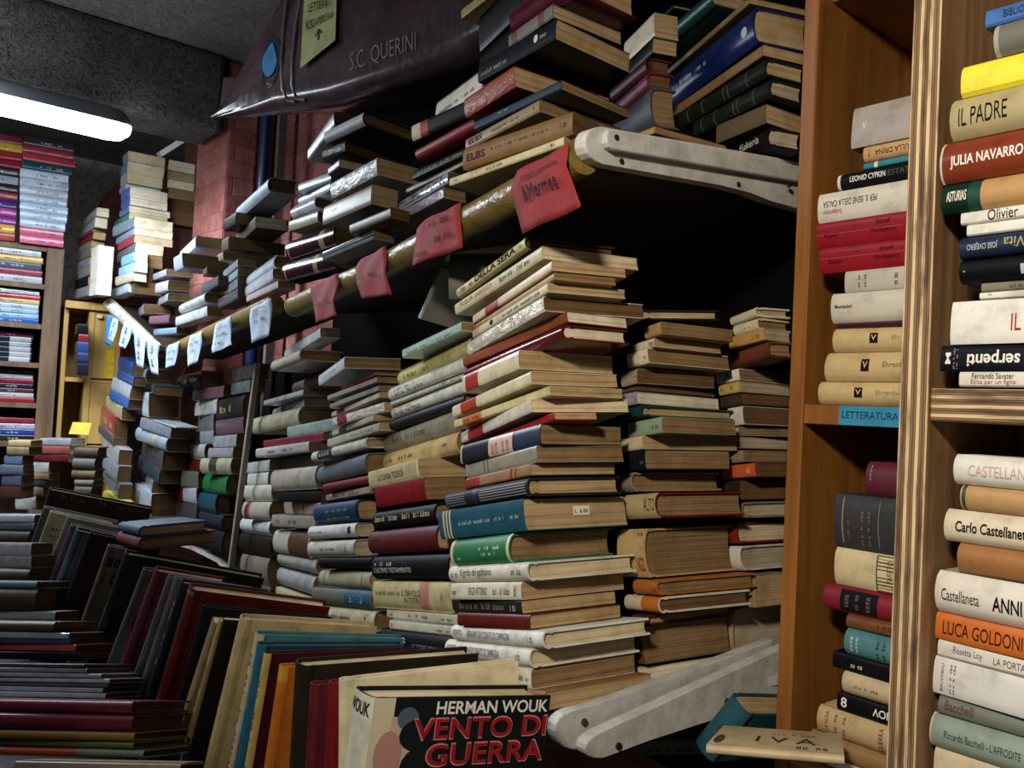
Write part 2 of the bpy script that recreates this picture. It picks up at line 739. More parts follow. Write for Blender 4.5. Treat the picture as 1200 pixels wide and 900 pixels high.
def build_books(limit=300):
    wanted = set()
    for b in BOOKS:
        for face in ('text', 'front', 'top', 'head'):
            for t in b['opt'].get(face, []):
                if not t[0].startswith('~') and t[0] not in ('#', 'o'):
                    wanted.add((t[0], 'b' in (t[6] if len(t) > 6 else '')))
    prepare_texts(wanted | EXTRA_TEXTS)
    loose = [b for b in BOOKS if not b['stuff']]
    loose.sort(key=lambda b: -seen_area(b))
    keep = set(id(b) for b in loose[:limit])
    rest = []
    for b in BOOKS:
        if len(b['label'].replace('-', ' ').split()) > 16 or len(b['label'].split()) < 4: print('LABEL', len(b['label'].split()), b['label'])
        if id(b) not in keep:
            rest.append(b); continue
        root = empty('book', book_matrix(b))
        tag(root, b['label'], 'book', b['group'])
        g = book_geo(b)
        for k, (v, f, mi, ms) in g.items():
            mesh_obj(k, v, f, ms, root, mi, 32 if k == 'cover' else None)
    if rest:
        verts, faces, mi, mats = [], [], [], []
        for b in rest:
            mtx = book_matrix(b)
            for k, (v, f, m_, ms) in book_geo(b).items():
                base = len(verts)
                verts += [mtx @ Vector(p) for p in v]
                ix = []
                for mm in ms:
                    if mm not in mats:
                        mats.append(mm)
                    ix.append(mats.index(mm))
                faces += [tuple(base + i for i in q) for q in f]
                mi += [ix[j] for j in m_]
        o = mesh_obj('far_books', verts, faces, mats, None, mi, 32)
        tag(o, 'many small books crammed on the far shelves and heaps', 'books', None, 'stuff')
    print('BOOKS', len(BOOKS), 'kept', len(keep), 'stuff', len(rest))


EXTRA_TEXTS = set()


def letter_patch(name, parent, items, mp):
    """lettering mesh: items (string, p0, p1, q0, q1, hex, mode); mp(p, q) -> local point"""
    tv, tf, tmi, tm = [], [], [], []
    for t in items:
        s, p0, p1, q0, q1, hx = t[:6]
        mode = t[6] if len(t) > 6 else ''
        vs, fs = text_geo(s, mode)
        base = len(tv)
        for x, y in vs:
            tv.append(mp(p0 + (p1 - p0) * x, q0 + (q1 - q0) * y))
        mt = ink(hx)
        if mt not in tm:
            tm.append(mt)
        tf += [tuple(base + i for i in f) for f in fs]
        tmi += [tm.index(mt)] * len(fs)
    return mesh_obj(name, tv, tf, tm, parent, tmi)

EXTRA_TEXTS = {(s, False) for s in ('Shakespeare', '&Mermee', 'LETTERAT.', 'NORD-AMERICANA', 'V', 'S.C.', 'QUERINI', 'LETTERATURA RUSSA')}

# ---------------------------------------------------------------- the stacks on the lower boat shelf
G1 = 'books piled on the lower shelf'
S1 = stack('the tall end stack', G1, (636, 560, 1.0), [
    (291, 522, 618, 722, 'c9bd8a', 'hd', 'pale yellow hardback lettered in black', {'vt': 276, 'vL': 361, 'board': '3a2416', 'text': [('DELLA SERA', .30, .88, .25, .78, '1d1a14', 'b'), ('~7', .03, .28, .25, .75, '1d1a14'), ('~3', .92, .97, .3, .7, '222222')]}),
    (303, 534, 636, 748, 'cfc6a4', 'pc', 'pale paperback with reddish title', {'vt': 287, 'vL': 369, 'text': [('FLEUR JAEGGY', .08, .48, .25, .75, '9a4a36'), ('~14', .56, .90, .28, .74, '2a2620')]}),
    (317, 549, 647, 734, 'cdb896', 'pt', 'beige paperback with a small red block', {'vt': 304, 'bands': [(.18, .36, '8f2a2c')], 'vL': 383}),
    (329, 543, 647, 722, 'a98650', 'pb', 'ochre paperback', {'vt': 320, 'text': [('~7', .04, .2, .25, .7, '8a4a22')], 'vL': 396}),
    (343, 534, 641, 733, 'c4bca2', 'pt', 'grey-cream paperback with a round mark', {'vt': 331, 'text': [('o', .26, .31, .2, .85, '2a2823'), ('~16', .45, .92, .3, .7, '3a362e')], 'vL': 409}),
    (366, 535, 635, 755, 'd9d3c4', 'pd', 'crinkled white paperback with red lettering', {'vt': 347, 'crinkle': .7, 'rough': .2, 'text': [('~8', .45, .75, .62, .9, 'b04a30'), ('~18', .1, .8, .15, .55, 'a8a49a')], 'vL': 424}),
    (387, 529, 643, 735, '8c4a30', 'pw', 'thin salmon-brown clothbound book', {'vt': 373, 'vL': 436, 'rough': .3}),
    (407, 526, 641, 737, '5c1318', 'hw', 'glossy dark red hardback', {'vt': 387, 'rough': .22, 'vL': 456, 'bul': .006}),
    (432, 543, 609, 719, 'd2c6a6', 'pt', 'cream paperback with a red base band', {'vt': 409, 'bands': [(.06, .30, '9c2f2c')], 'rough': .25}),
    (450, 531, 623, 724, 'dcd0ac', 'pt', 'cream paperback with a broad red band', {'vt': 434, 'bands': [(.12, .34, 'a83a2c')], 'rough': .25, 'vL': 489}),
    (466, 533, 636, 730, 'cfc08e', 'pt', 'yellowish paperback with an orange band', {'vt': 454, 'bands': [(.10, .32, 'b5682e')], 'text': [('~5', .12, .3, .3, .75, '8a3a20')], 'vL': 502}),
    (483, 537, 623, 737, 'd6cfbc', 'pc', 'white paperback with a crimson block', {'vt': 467, 'bands': [(.12, .36, 'b02438')], 'rough': .22, 'vL': 521}),
    (494, 543, 643, 700, '9c1a1c', 'pt', 'thin bright red paperback', {'vt': 484, 'text': [('~18', .15, .5, .3, .75, 'd8a08a')], 'vL': 533}),
    (522, 541, 630, 729, '1a1d24', 'pb', 'black paperback with a pink striped picture', {'vt': 497, 'bands': [(.0, .02, 'b0aa98'), (.38, .68, 'bca698'), (.70, 1., '1c2a44')], 'text': [('~5', .42, .5, .1, .9, 'a0525a'), ('~5', .55, .64, .1, .9, 'a0525a')]}),
    (542, 547, 628, 731, '8f8a7c', 'pb', 'grey paperback', {'vt': 522, 'text': [('#', .28, .3, .1, .9, '6a665c'), ('#', .33, .35, .1, .9, '6a665c')]}),
    (557, 546, 622, 721, '8d6f4c', 'pt', 'tan paperback with a rusty end', {'vt': 543, 'bands': [(.0, .24, '8a2c18')], 'text': [('#', .72, .75, .05, .95, '8a2c18'), ('#', .79, .81, .05, .95, '8a2c18')]}),
    (581, 525, 622, 728, '23252b', 'ht', 'black striped hardback', {'vt': 559, 'bands': [(.36, .42, '1b2b52')], 'text': [('#', .02, .27, z, z + .06, '77777a') for z in (.15, .3, .45, .6, .75)] + [('#', .45, .98, z, z + .06, '8a8a8c') for z in (.15, .3, .45, .6, .75)]}),
    (622, 516, 616, 735, '1d4f5e', 'pt', 'thick teal-blue paperback with a price sticker', {'vt': 584, 'bands': [(.06, .08, 'c2b494'), (.10, .12, 'c2b494'), (.14, .16, 'c2b494')], 'text': [('~16', .26, .64, .42, .56, '9fb6b4'), ('~8', .68, .80, .42, .56, '9fb6b4'), ('~6', .86, .96, .42, .56, '9fb6b4')], 'head': [('#', .46, .62, .42, .72, 'e4dcc8'), ('L  6.00', .475, .605, .49, .62, '1a1a1a', 'b')]}),
    (659, 533, 602, 719, '1f6a42', 'hb', 'bright green hardback with pale edges', {'vt': 625, 'bands': [(.0, .05, 'c3bfa0'), (.96, 1., 'c3bfa0')], 'text': [('~10', .52, .86, .5, .64, 'd2dcc2'), ('~8', .56, .80, .3, .42, 'd2dcc2'), ('~3', .12, .2, .2, .32, 'd2dcc2')]}),
    (681, 530, 622, 745, 'd2cebe', 'hc', 'white hardback with a curly black title', {'text': [('Il grido del gabbiano', .17, .58, .25, .8, '26241f'), ('~5', .03, .13, .32, .66, '55524a'), ('~6', .82, .95, .35, .7, '33312c')]}),
    (703, 529, 612, 742, 'cbc5ae', 'pt', 'cream paperback with a red-black title', {'text': [('~4', .03, .1, .3, .65, '444038'), ('SENZA RITORNO', .28, .55, .28, .72, '3a342c'), ('~12', .63, .86, .28, .68, '2c2a26'), ('~2', .91, .96, .2, .8, '2c2a26')]}),
    (720, 531, 612, 722, '26221f', 'pt', 'thin black paperback with grey print', {'text': [('~20', .12, .8, .25, .75, '77705f'), ('~3', .86, .95, .2, .8, 'a59f8c')]}),
    (738, 537, 622, 728, '5a1712', 'pt', 'dark red paperback without lettering', {}),
    (761, 531, 640, 762, 'dddbd2', 'hc', 'white hardback with blue capitals', {'text': [('JOFFO', .03, .14, .28, .74, '3a4250'), ('ABRAHAM LEVY CURATO DI CAMPAGNA', .20, .68, .3, .74, '27365c'), ('~3', .86, .92, .3, .78, '23262c')]}),
    (783, 522, 625, 750, 'd8d5c8', 'hc', 'white hardback with blue capitals', {'text': [('JOFFO', .03, .15, .28, .74, '3a4250'), ('ABRAHAM LEVY CURATO DI CAMPAGNA', .19, .68, .3, .74, '27365c'), ('~3', .86, .92, .3, .78, '23262c')]}),
    (808, 523, 624, 745, 'd5ccb2', 'pb', 'cream paperback with a grey pattern', {'text': [('~9', .1, .22, .5, .66, '5a554a'), ('PAULINA 1880', .72, .92, .35, .6, '3b372f'), ('~3', .94, .98, .35, .6, '3b372f')]}),
    (833, 540, 640, 765, '9a6a40', 'pt', 'wide tan paperback', {'rough': .5}),
], 276, hor=(690, 585))

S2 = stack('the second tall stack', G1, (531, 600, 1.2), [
    (388, 472, 541, 556, 'a8c0b8', 'pb', 'pale paperback with a green marbled spine', {'vt': 376, 'text': [('~14', .1, .9, .15, .5, '4b7f70')], 'rough': .2}),
    (422, 470, 535, 556, 'c7bd80', 'hb', 'glossy pale yellow hardback', {'vt': 401, 'rough': .18, 'bul': .006, 'text': [('~7', .1, .5, .2, .55, '56502e')]}),
    (441, 458, 530, 552, 'd2d2c4', 'hc', 'glossy white hardback with red and green lettering', {'vt': 423, 'rough': .18, 'text': [('~8', .1, .4, .5, .75, 'b04a3a'), ('~9', .1, .5, .15, .4, '3f7a60')]}),
    (449, 458, 527, 545, 'c9c8bc', 'pc', 'thin white paperback', {'vt': 443, 'text': [('~8', .68, .95, .25, .7, '333333')]}),
    (468, 437, 527, 545, 'd6d6cc', 'hc', 'rounded white hardback with black capitals', {'vt': 450, 'rough': .2, 'bul': .006, 'text': [('UN BEL MATTINO', .04, .42, .15, .45, '20201e'), ('~10', .05, .3, .55, .75, 'b86a60')]}),
    (485, 436, 522, 545, '1d1d1f', 'hb', 'dark hardback sunk in shadow', {'vt': 470}),  # dark filler book, its colour stands in for a shadowed gap
    (512, 430, 517, 531, '8c8672', 'hb', 'shiny grey-brown wrapped hardback', {'vt': 486, 'rough': .14, 'crinkle': .25, 'bul': .005, 'text': [('~12', .15, .6, .35, .65, '57523f')]}),
    (537, 434, 515, 542, 'c3a873', 'hb', 'shiny gold-beige wrapped hardback', {'vt': 510, 'rough': .14, 'crinkle': .2, 'text': [('~6', .05, .16, .4, .62, '3a3020'), ('~9', .24, .45, .4, .62, '3a3020'), ('~4', .84, .9, .45, .6, '3a3020')]}),
    (560, 433, 492, 548, 'b9ab81', 'pt', 'beige paperback with black capitals', {'vt': 537, 'text': [('LA DONNA TEDESCA', .2, .72, .3, .65, '2c271b'), ('#', .96, .99, .1, .9, 'cfc39c')]}),
    (586, 441, 499, 548, '7c151d', 'pb', 'crimson paperback', {'vt': 559, 'rough': .3, 'crinkle': .12}),
    (611, 440, 513, 526, '15151a', 'hb', 'black hardback with cream lettering', {'vt': 589, 'text': [('~14', .06, .46, .35, .68, 'c7bda2'), ('~12', .52, .95, .35, .68, 'c9b48c')], 'wk': 1}),
    (645, 436, 516, 530, '551319', 'ht', 'dark red cloth hardback', {'vt': 614, 'bands': [(.0, .03, '3c0d12')], 'text': [('~4', .06, .18, .2, .8, '3c0d12')]}),
    (679, 440, 530, 540, '101115', 'hc', 'thick black hardback with white lettering', {'vt': 648, 'text': [("L'ULTIMO TESTAMENTO", .04, .56, .28, .5, 'c3bfb2'), ('~10', .05, .3, .58, .76, 'b8b4a8')]}),
    (719, 440, 531, 542, 'b9ad80', 'hc', 'pale yellow hardback with a pink figure', {'vt': 682, 'bul': .004, 'bands': [(.64, .76, 'b77c6a')], 'text': [('IL DIAVOLO', .42, .65, .48, .7, '33301f', ''), ('IN TESTA', .45, .63, .25, .44, '33301f'), ('~16', .05, .40, .5, .68, '55503a'), ('~2', .9, .94, .4, .65, 'a04030')]}),
    (733, 454, 537, 548, 'bdb69c', 'pt', 'thin cream paperback', {'text': [('~3', .04, .12, .3, .6, '44403a'), ('~10', .35, .62, .3, .7, '3f3b33'), ('~6', .8, .95, .3, .6, '44403a')]}),
    (746, 457, 537, 548, 'c1bdac', 'pt', 'thin off-white paperback', {'text': [('~2', .03, .07, .3, .7, '3f3b33'), ('~7', .7, .92, .25, .6, '3f3b33')]}),
    (783, 449, 531, 545, '0e1018', 'hc', 'black hardback with white capitals', {'text': [('JEAN MICHEL', .1, .42, .55, .78, 'c9c7c0', 'b'), ('GUENASSIA', .12, .4, .22, .45, 'c9c7c0', 'b'), ('LE TERRE PROMESSE', .52, .99, .38, .62, '77777a')]}),
    (800, 448, 525, 545, '161d2e', 'hc', 'dark blue hardback with white capitals', {'bands': [(.3, .35, '77809a')], 'text': [("LOUIS L'AMOUR", .5, .98, .2, .7, 'c9cbd0', 'b')]}),
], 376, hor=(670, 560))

S3 = stack('the third tall stack', G1, (441, 600, 1.45), [
    (412, 374, 425, 470, 'c9cdd2', 'pb', 'white paperback tipped up on top', {'vt': 398, 'vL': 452, 'rough': .2, 'text': [('~9', .2, .7, .3, .7, '9aa3b0')]}),
    (440, 400, 441, 467, '6c2420', 'pb', 'dark red paperback', {'vt': 435}),
    (448, 384, 442, 462, 'a08e86', 'pb', 'reddish-white worn paperback', {'vt': 441, 'rough': .25}),
    (458, 387, 444, 460, '8d8a84', 'pb', 'grey paperback', {'vt': 451, 'rough': .25}),
    (466, 389, 445, 458, 'bcb5a4', 'pt', 'cream paperback', {'vt': 459, 'text': [('#', .12, .3, .1, .9, '70252a')], 'rough': .2}),
    (484, 390, 446, 456, 'c3bcb2', 'pt', 'crinkled white paperback with a red patch', {'vt': 472, 'crinkle': .8, 'rough': .15, 'bands': [(.1, .3, '7c3036')]}),
    (493, 386, 438, 452, 'a9a58e', 'pt', 'pale paperback with a dark blue block', {'vt': 485, 'bands': [(.0, .08, '2b3550'), (.24, .42, '26324c')], 'rough': .22}),
    (505, 384, 445, 452, 'aaa494', 'pt', 'cream paperback with grey print', {'vt': 494, 'text': [('~9', .5, .9, .3, .65, '5c574c')], 'rough': .25}),
    (525, 367, 431, 442, 'c3c0b2', 'ht', 'white hardback with a black label', {'vt': 512, 'rough': .2, 'bands': [(.12, .4, '2a2d36')], 'text': [('~4', .15, .37, .25, .7, 'a9acb4'), ('~5', .44, .56, .3, .6, '6c6a60')]}),
    (554, 373, 432, 438, '5c636c', 'hb', 'plain blue-grey hardback', {'vt': 530, 'bul': .007, 'rough': .35}),
    (567, 380, 433, 442, '6a1217', 'ht', 'crimson hardback', {'vt': 556}),
    (578, 379, 434, 442, '9a8a80', 'pt', 'thin pinkish paperback', {'vt': 569, 'text': [('~9', .1, .8, .3, .7, '5a4a44')]}),
    (610, 371, 422, 442, '1c3358', 'ht', 'dark blue hardback with bright green capitals', {'vt': 585, 'text': [('~4', .30, .86, .18, .85, '3f9a3a')], 'bands': [(.96, 1., '11161f')]}),
    (629, 364, 419, 440, 'c6c6c2', 'hc', 'white hardback with a small black mark', {'vt': 612, 'text': [('~9', .05, .32, .4, .6, '44444a'), ('#', .86, .92, .25, .75, '22222a')]}),
    (652, 364, 418, 438, 'b6b2a4', 'hc', 'off-white hardback with small print', {'vt': 632, 'text': [('~12', .3, .62, .4, .58, '44423c'), ('~2', .82, .9, .3, .75, '44423c')]}),
    (667, 376, 437, 446, '0f0f12', 'ht', 'black hardback', {'vt': 653}),
    (691, 377, 437, 444, '9c957a', 'ht', 'khaki clothbound hardback', {'vt': 670, 'text': [('#', .12, .13, .1, .9, '5a553f'), ('#', .86, .87, .1, .9, '5a553f')]}),
    (715, 369, 439, 446, '5b5b50', 'ht', 'mottled grey hardback with a teal end', {'bands': [(.58, .98, '2c5468')], 'text': [('~2', .66, .76, .3, .7, '86a2ae'), ('~1', .83, .88, .3, .7, '86a2ae')]}),
    (741, 366, 442, 452, 'aea683', 'hb', 'khaki hardback with a curly black title', {'text': [('Ricordi di un altro giorno', .04, .66, .2, .68, '3d3a2c'), ('~2', .86, .95, .4, .8, '33302a')]}),
    (757, 393, 437, 450, 'b1a78c', 'pb', 'beige paperback with small print', {'text': [('~9', .4, .8, .35, .6, '4c4638')]}),
    (772, 410, 438, 450, 'c4c2ba', 'pb', 'glossy white paperback', {'rough': .15, 'text': [('~2', .7, .85, .2, .6, '33333a')]}),
], 396, hor=(650, 560), jit=4)

S4 = stack('the fourth tall stack', G1, (373, 560, 1.72), [
    (390, 330, 387, 399, 'c4c8cc', 'pb', 'glossy white paperback', {'vt': 378, 'rough': .18, 'vL': 423}),
    (411, 320, 373, 402, 'b2aa92', 'hb', 'cream hardback tipped forward', {'vt': 397, 'rough': .2, 'vL': 435}),
    (448, 345, 388, 404, '3a2c22', 'hb', 'dark brown hardback', {'vt': 432, 'text': [('~5', .2, .8, .3, .6, '7a6a50')]}),
    (466, 309, 345, 388, '8f918f', 'pb', 'grey paperback', {'vt': 459, 'rough': .25}),
    (480, 304, 340, 388, '8d8894', 'pb', 'lilac-grey paperback', {'vt': 469, 'rough': .25}),
    (505, 296, 335, 345, 'a09a82', 'hb', 'rounded khaki hardback', {'vt': 483, 'bul': .007, 'rough': .25}),
    (512, 337, 383, 392, '8d9a92', 'pb', 'grey-green paperback', {'vt': 497, 'rough': .2}),
    (520, 307, 365, 386, '6e1a2c', 'pb', 'crimson paperback', {'vt': 509}),
    (529, 300, 362, 386, 'aaa6a0', 'pb', 'white-labelled brown paperback', {'vt': 517, 'text': [('~4', .25, .4, .3, .7, '55504a'), ('~7', .5, .75, .3, .7, '55504a')]}),
    (548, 318, 372, 390, '2e1c17', 'pd', 'dark brown paperback', {'vt': 531}),
    (573, 320, 372, 390, '9c9485', 'hb', 'big grey hardback with a worn corner', {'vt': 545, 'text': [('~2', .62, .7, .15, .85, '55504a')]}),
    (588, 325, 377, 390, '14110f', 'pd', 'black paperback', {'vt': 575}),
    (604, 326, 376, 390, '9c8a7e', 'pb', 'pinkish-grey paperback', {'vt': 588, 'text': [('#', .55, .58, .1, .9, '6a5a52'), ('#', .3, .32, .1, .9, '6a5a52')]}),
    (620, 319, 370, 390, '8c867c', 'pb', 'grey-brown paperback', {'vt': 604, 'text': [('~3', .1, .22, .3, .7, '55504a'), ('~6', .4, .62, .3, .7, '55504a')]}),
    (655, 321, 366, 390, 'a49c90', 'hb', 'grey hardback with a brown photograph', {'vt': 625, 'bands': [(.45, .98, '4c2c1e')]}),
    (673, 318, 373, 390, '9c9a94', 'hb', 'pale grey hardback', {'vt': 656, 'rough': .25}),
    (698, 316, 370, 392, '9c9c9c', 'hb', 'rounded silver-grey hardback', {'vt': 676, 'bul': .006, 'rough': .25, 'text': [('#', .8, .81, .1, .9, '5a5a5a')]}),
    (722, 312, 366, 392, 'b5a988', 'pb', 'cream paperback on a slant', {'vt': 702, 'vL': 700}),
], 378, uB=-80, hor=(590, 560), jit=6)

S5 = stack('the stack by the slanting post', G1, (318, 560, 2.0), [
    (552, 287, 316, 330, 'a9a9a6', 'pb', 'glossy white paperback', {'crinkle': .4, 'rough': .15}),
    (567, 290, 319, 330, 'aeaca4', 'pb', 'white paperback with a black corner', {'bands': [(.85, 1., '1c1c20')]}),
    (587, 287, 320, 330, 'aaa698', 'hb', 'off-white hardback', {'bul': .005}),
    (610, 286, 318, 332, '9a9184', 'hb', 'cream hardback with a pink square', {'bands': [(.1, .28, '9a5a50')]}),
    (628, 278, 318, 332, 'b9bcbe', 'hb', 'rounded white hardback', {'bul': .007, 'rough': .2}),
    (655, 282, 320, 332, '1a120f', 'hd', 'very dark hardback', {}),
    (690, 284, 316, 332, '6e6656', 'hb', 'dull grey hardback', {}),
    (715, 284, 316, 332, '3a3428', 'hd', 'dark khaki hardback', {}),
], 538, uB=-80, hor=(580, 565), jit=5)

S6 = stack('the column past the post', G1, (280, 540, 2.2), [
    (443, 272, 297, 308, '3d3634', 'pd', 'dark plastic-wrapped book', {'rough': .12, 'crinkle': .8}),
    (459, 271, 293, 306, '57605a', 'pd', 'greenish-grey wrapped book', {'rough': .15, 'crinkle': .5}),
    (488, 255, 287, 300, '1c1a1a', 'hd', 'black hardback with gold marks', {'text': [('~2', .15, .85, .3, .6, '7a6a3a')]}),
    (507, 253, 285, 298, '55424f', 'pd', 'purple paperback', {'rough': .25}),
    (523, 250, 277, 292, '84868c', 'pd', 'silver-grey paperback', {'rough': .2, 'crinkle': .3}),
    (536, 244, 273, 290, '7c7a80', 'pd', 'dull grey paperback', {'rough': .2, 'crinkle': .3}),
    (556, 236, 272, 286, '8e8a72', 'hd', 'rounded khaki hardback with a black smudge', {'bul': .006, 'bands': [(.3, .55, '33322e')], 'rough': .2}),
    (580, 232, 267, 284, '1f6a36', 'hd', 'bright green wrapped hardback', {'rough': .14, 'crinkle': .4}),
    (602, 231, 254, 270, '1d4252', 'hd', 'dark teal rounded hardback', {'bul': .006, 'rough': .2}),
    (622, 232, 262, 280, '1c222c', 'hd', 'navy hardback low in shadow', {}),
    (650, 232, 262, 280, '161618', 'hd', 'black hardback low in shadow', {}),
], 425, uB=-90, hor=(540, 560), jit=5)

S7 = stack('the column under the white labels', G1, (240, 520, 2.5), [
    (456, 188, 236, 262, '16161a', 'pb', 'black book with faint white lettering', {'text': [('~14', .12, .85, .5, .75, '6c7078')], 'rough': .2}),
    (465, 225, 262, 285, '5a3d45', 'pb', 'book with a dusky pink photograph', {'rough': .15, 'bands': [(.0, .4, '2a2a34')]}),
    (484, 225, 254, 270, 'a9a9a4', 'pb', 'white plastic-wrapped book', {'rough': .15, 'crinkle': .8}),
    (505, 222, 250, 266, '6a6a68', 'pd', 'dim grey wrapped book', {'rough': .2, 'crinkle': .4}),
    (520, 222, 250, 266, '7e858c', 'pd', 'blue-grey wrapped book', {'rough': .2, 'crinkle': .4}),
    (539, 211, 241, 258, '9a9a94', 'hd', 'rounded grey-white hardback', {'bul': .006, 'rough': .2}),
    (553, 210, 236, 252, '4c1416', 'pd', 'dark red speckled book', {'rough': .2}),
    (572, 210, 232, 252, '55564c', 'pd', 'dull green-grey book', {}),
    (590, 208, 230, 250, '98989a', 'pd', 'white and red paperback', {'bands': [(.0, .3, '7a1a24')]}),
    (612, 206, 230, 250, '3c3a3e', 'pd', 'dark grey book', {}),
    (634, 206, 230, 250, '202024', 'pd', 'black book', {}),
], 434, uB=-100, hor=(520, 560), jit=7)

S8 = stack('the slanting column', G1, (200, 500, 2.55), [
    (452, 150, 182, 200, '8f9298', 'pd', 'grey rounded book', {'bul': .006, 'rough': .2}),
    (466, 158, 190, 215, '2c3c58', 'pd', 'blue paperback', {'rough': .2}),
    (492, 158, 180, 208, 'aab0b6', 'pd', 'silver-grey paperback', {'rough': .15}),
    (502, 180, 206, 235, '9aa0a6', 'pd', 'silver paperback', {'rough': .15}),
    (514, 164, 200, 234, '6f767e', 'pd', 'steel-grey paperback', {'rough': .2}),
    (530, 160, 196, 232, '8b94a0', 'hd', 'pale blue-grey hardback', {'bands': [(.55, .65, 'a99a7c')], 'rough': .2}),
    (551, 166, 190, 228, '4d4c52', 'pd', 'dark silver wrapped book', {'rough': .15, 'crinkle': .5}),
    (567, 160, 186, 222, '39414e', 'pd', 'slate paperback', {'rough': .2}),
    (578, 160, 178, 216, '7c838c', 'pd', 'grey paperback', {'rough': .2}),
    (606, 153, 176, 210, 'a2a6aa', 'pd', 'white-grey paperback with curled cover', {'rough': .18}),
    (630, 150, 176, 205, '4a3a2c', 'pd', 'brown paperback', {}),
], 436, uB=-150, hor=(360, 520), jit=10)

S9 = stack('the tilted corner column', G1, (160, 520, 2.60), [
    (440, 138, 155, 164, '29457c', 'pd', 'blue hardback', {'rough': .2}),
    (452, 137, 156, 165, '34508a', 'pd', 'mid-blue paperback', {'rough': .2}),
    (468, 128, 152, 161, 'aab0ba', 'pd', 'white paperback', {'rough': .2}),
    (480, 128, 150, 159, '2f5aa0', 'pd', 'bright blue paperback', {'rough': .2}),
    (492, 122, 142, 151, 'b7b58e', 'pd', 'pale yellow paperback', {'rough': .2}),
    (512, 115, 133, 142, 'a32c38', 'pd', 'red paperback with white lettering', {'text': [('~7', .2, .9, .3, .7, 'd8b8b8')], 'rough': .2}),
    (522, 115, 133, 142, '4a5260', 'pd', 'slate paperback', {}),
    (545, 117, 138, 147, 'a9acb0', 'pd', 'pale grey paperback', {'rough': .2}),
    (565, 118, 137, 146, '8a9096', 'pd', 'grey paperback', {'rough': .2}),
    (585, 118, 138, 147, '6f7880', 'pd', 'blue-grey paperback', {'rough': .2}),
    (600, 120, 140, 149, 'a7a840', 'pd', 'greenish-yellow paperback', {}),
    (620, 130, 150, 159, '9a9a90', 'pd', 'off-white paperback', {}),
], 424, uB=-200, hor=(330, 540), jit=5)

# ---------------------------------------------------------------- behind, toward the shelf end
S10 = stack('the shadowed rear stack', G1, (764, 560, 1.10), [
    (375, 735, 753, 843, '15181c', 'ht', 'black hardback with pale blue letters', {'vt': 362, 'text': [('TO', .78, .96, .15, .75, '8fb0bc', '')], 'vL': 392}),
    (391, 756, 775, 860, 'a8865a', 'pb', 'tan paperback with a curled spine', {'vt': 376}),
    (407, 743, 764, 845, 'c9bfa6', 'pt', 'cream paperback with a black title', {'vt': 396, 'text': [('~4', .78, .98, .2, .8, '1a1812')]}),
    (425, 736, 760, 855, 'd8cdb2', 'pb', 'pale cream paperback with tiny print', {'vt': 407, 'text': [('~6', .80, .95, .3, .6, '4a4438')]}),
    (449, 729, 747, 838, '9c917a', 'pd', 'thick grey-beige paperback', {'vt': 431, 'text': [('~4', .85, .95, .45, .6, '4a4438')]}),
    (457, 728, 747, 838, '6a4c34', 'pd', 'thin brown booklet', {'vt': 452}),
    (473, 730, 747, 843, '9a8f9c', 'pw', 'lilac paperback with white pages', {'vt': 458, 'text': [('~3', .85, .98, .15, .85, '453a5a')]}),
    (488, 731, 754, 860, '0f3b30', 'ht', 'dark green hardback', {'vt': 474}),
    (507, 737, 774, 863, '8a9a80', 'pb', 'sage green paperback', {'vt': 488, 'text': [('~6', .72, .93, .3, .6, '2c362a')]}),
    (526, 729, 753, 864, 'c9b994', 'pt', 'cream paperback with tan pages', {'vt': 510}),
    (550, 731, 757, 856, '14181f', 'pb', 'navy paperback', {'vt': 526, 'text': [('~5', .8, .95, .3, .5, '6a7078')]}),
    (576, 726, 744, 845, '857a64', 'hb', 'grey cloth hardback with worn edges', {'vt': 553}),
    (607, 735, 773, 873, 'b09d74', 'hb', 'red-boarded hardback in a beige jacket', {'vt': 577, 'board': '6a1418', 'text': [('ALTO', .66, .97, .3, .8, '2a241a')]}),
    (677, 729, 761, 870, 'b39a66', 'hb', 'very thick beige hardback with red letters', {'vt': 620, 'text': [('NGO', .70, .98, .12, .42, '8c1f1a', 'b'), ('~6', .75, .95, .85, .95, '33291a')]}),
    (698, 745, 773, 890, 'a4602c', 'hb', 'orange hardback with dark letters', {'vt': 680, 'text': [('~5', .80, .98, .25, .65, '3a1c10')]}),
    (719, 735, 775, 880, 'c7b8a0', 'hd', 'white-boarded hardback with an orange stripe', {'vt': 700, 'bands': [(.5, 1., 'b06a2c')], 'board': 'c7c0b0'}),
    (733, 745, 762, 858, '4a1c18', 'ht', 'thin dark red hardback', {'vt': 721}),
    (779, 735, 755, 855, '5e4730', 'pb', 'thick worn brown paperback', {'vt': 735}),
    (798, 730, 750, 856, 'cfc3a6', 'pw', 'white paperback', {'vt': 783, 'head': [('~2', .9, .95, .4, .6, '333333')]}),
], 361, hor=(640, 585), W0=.13, jit=4)

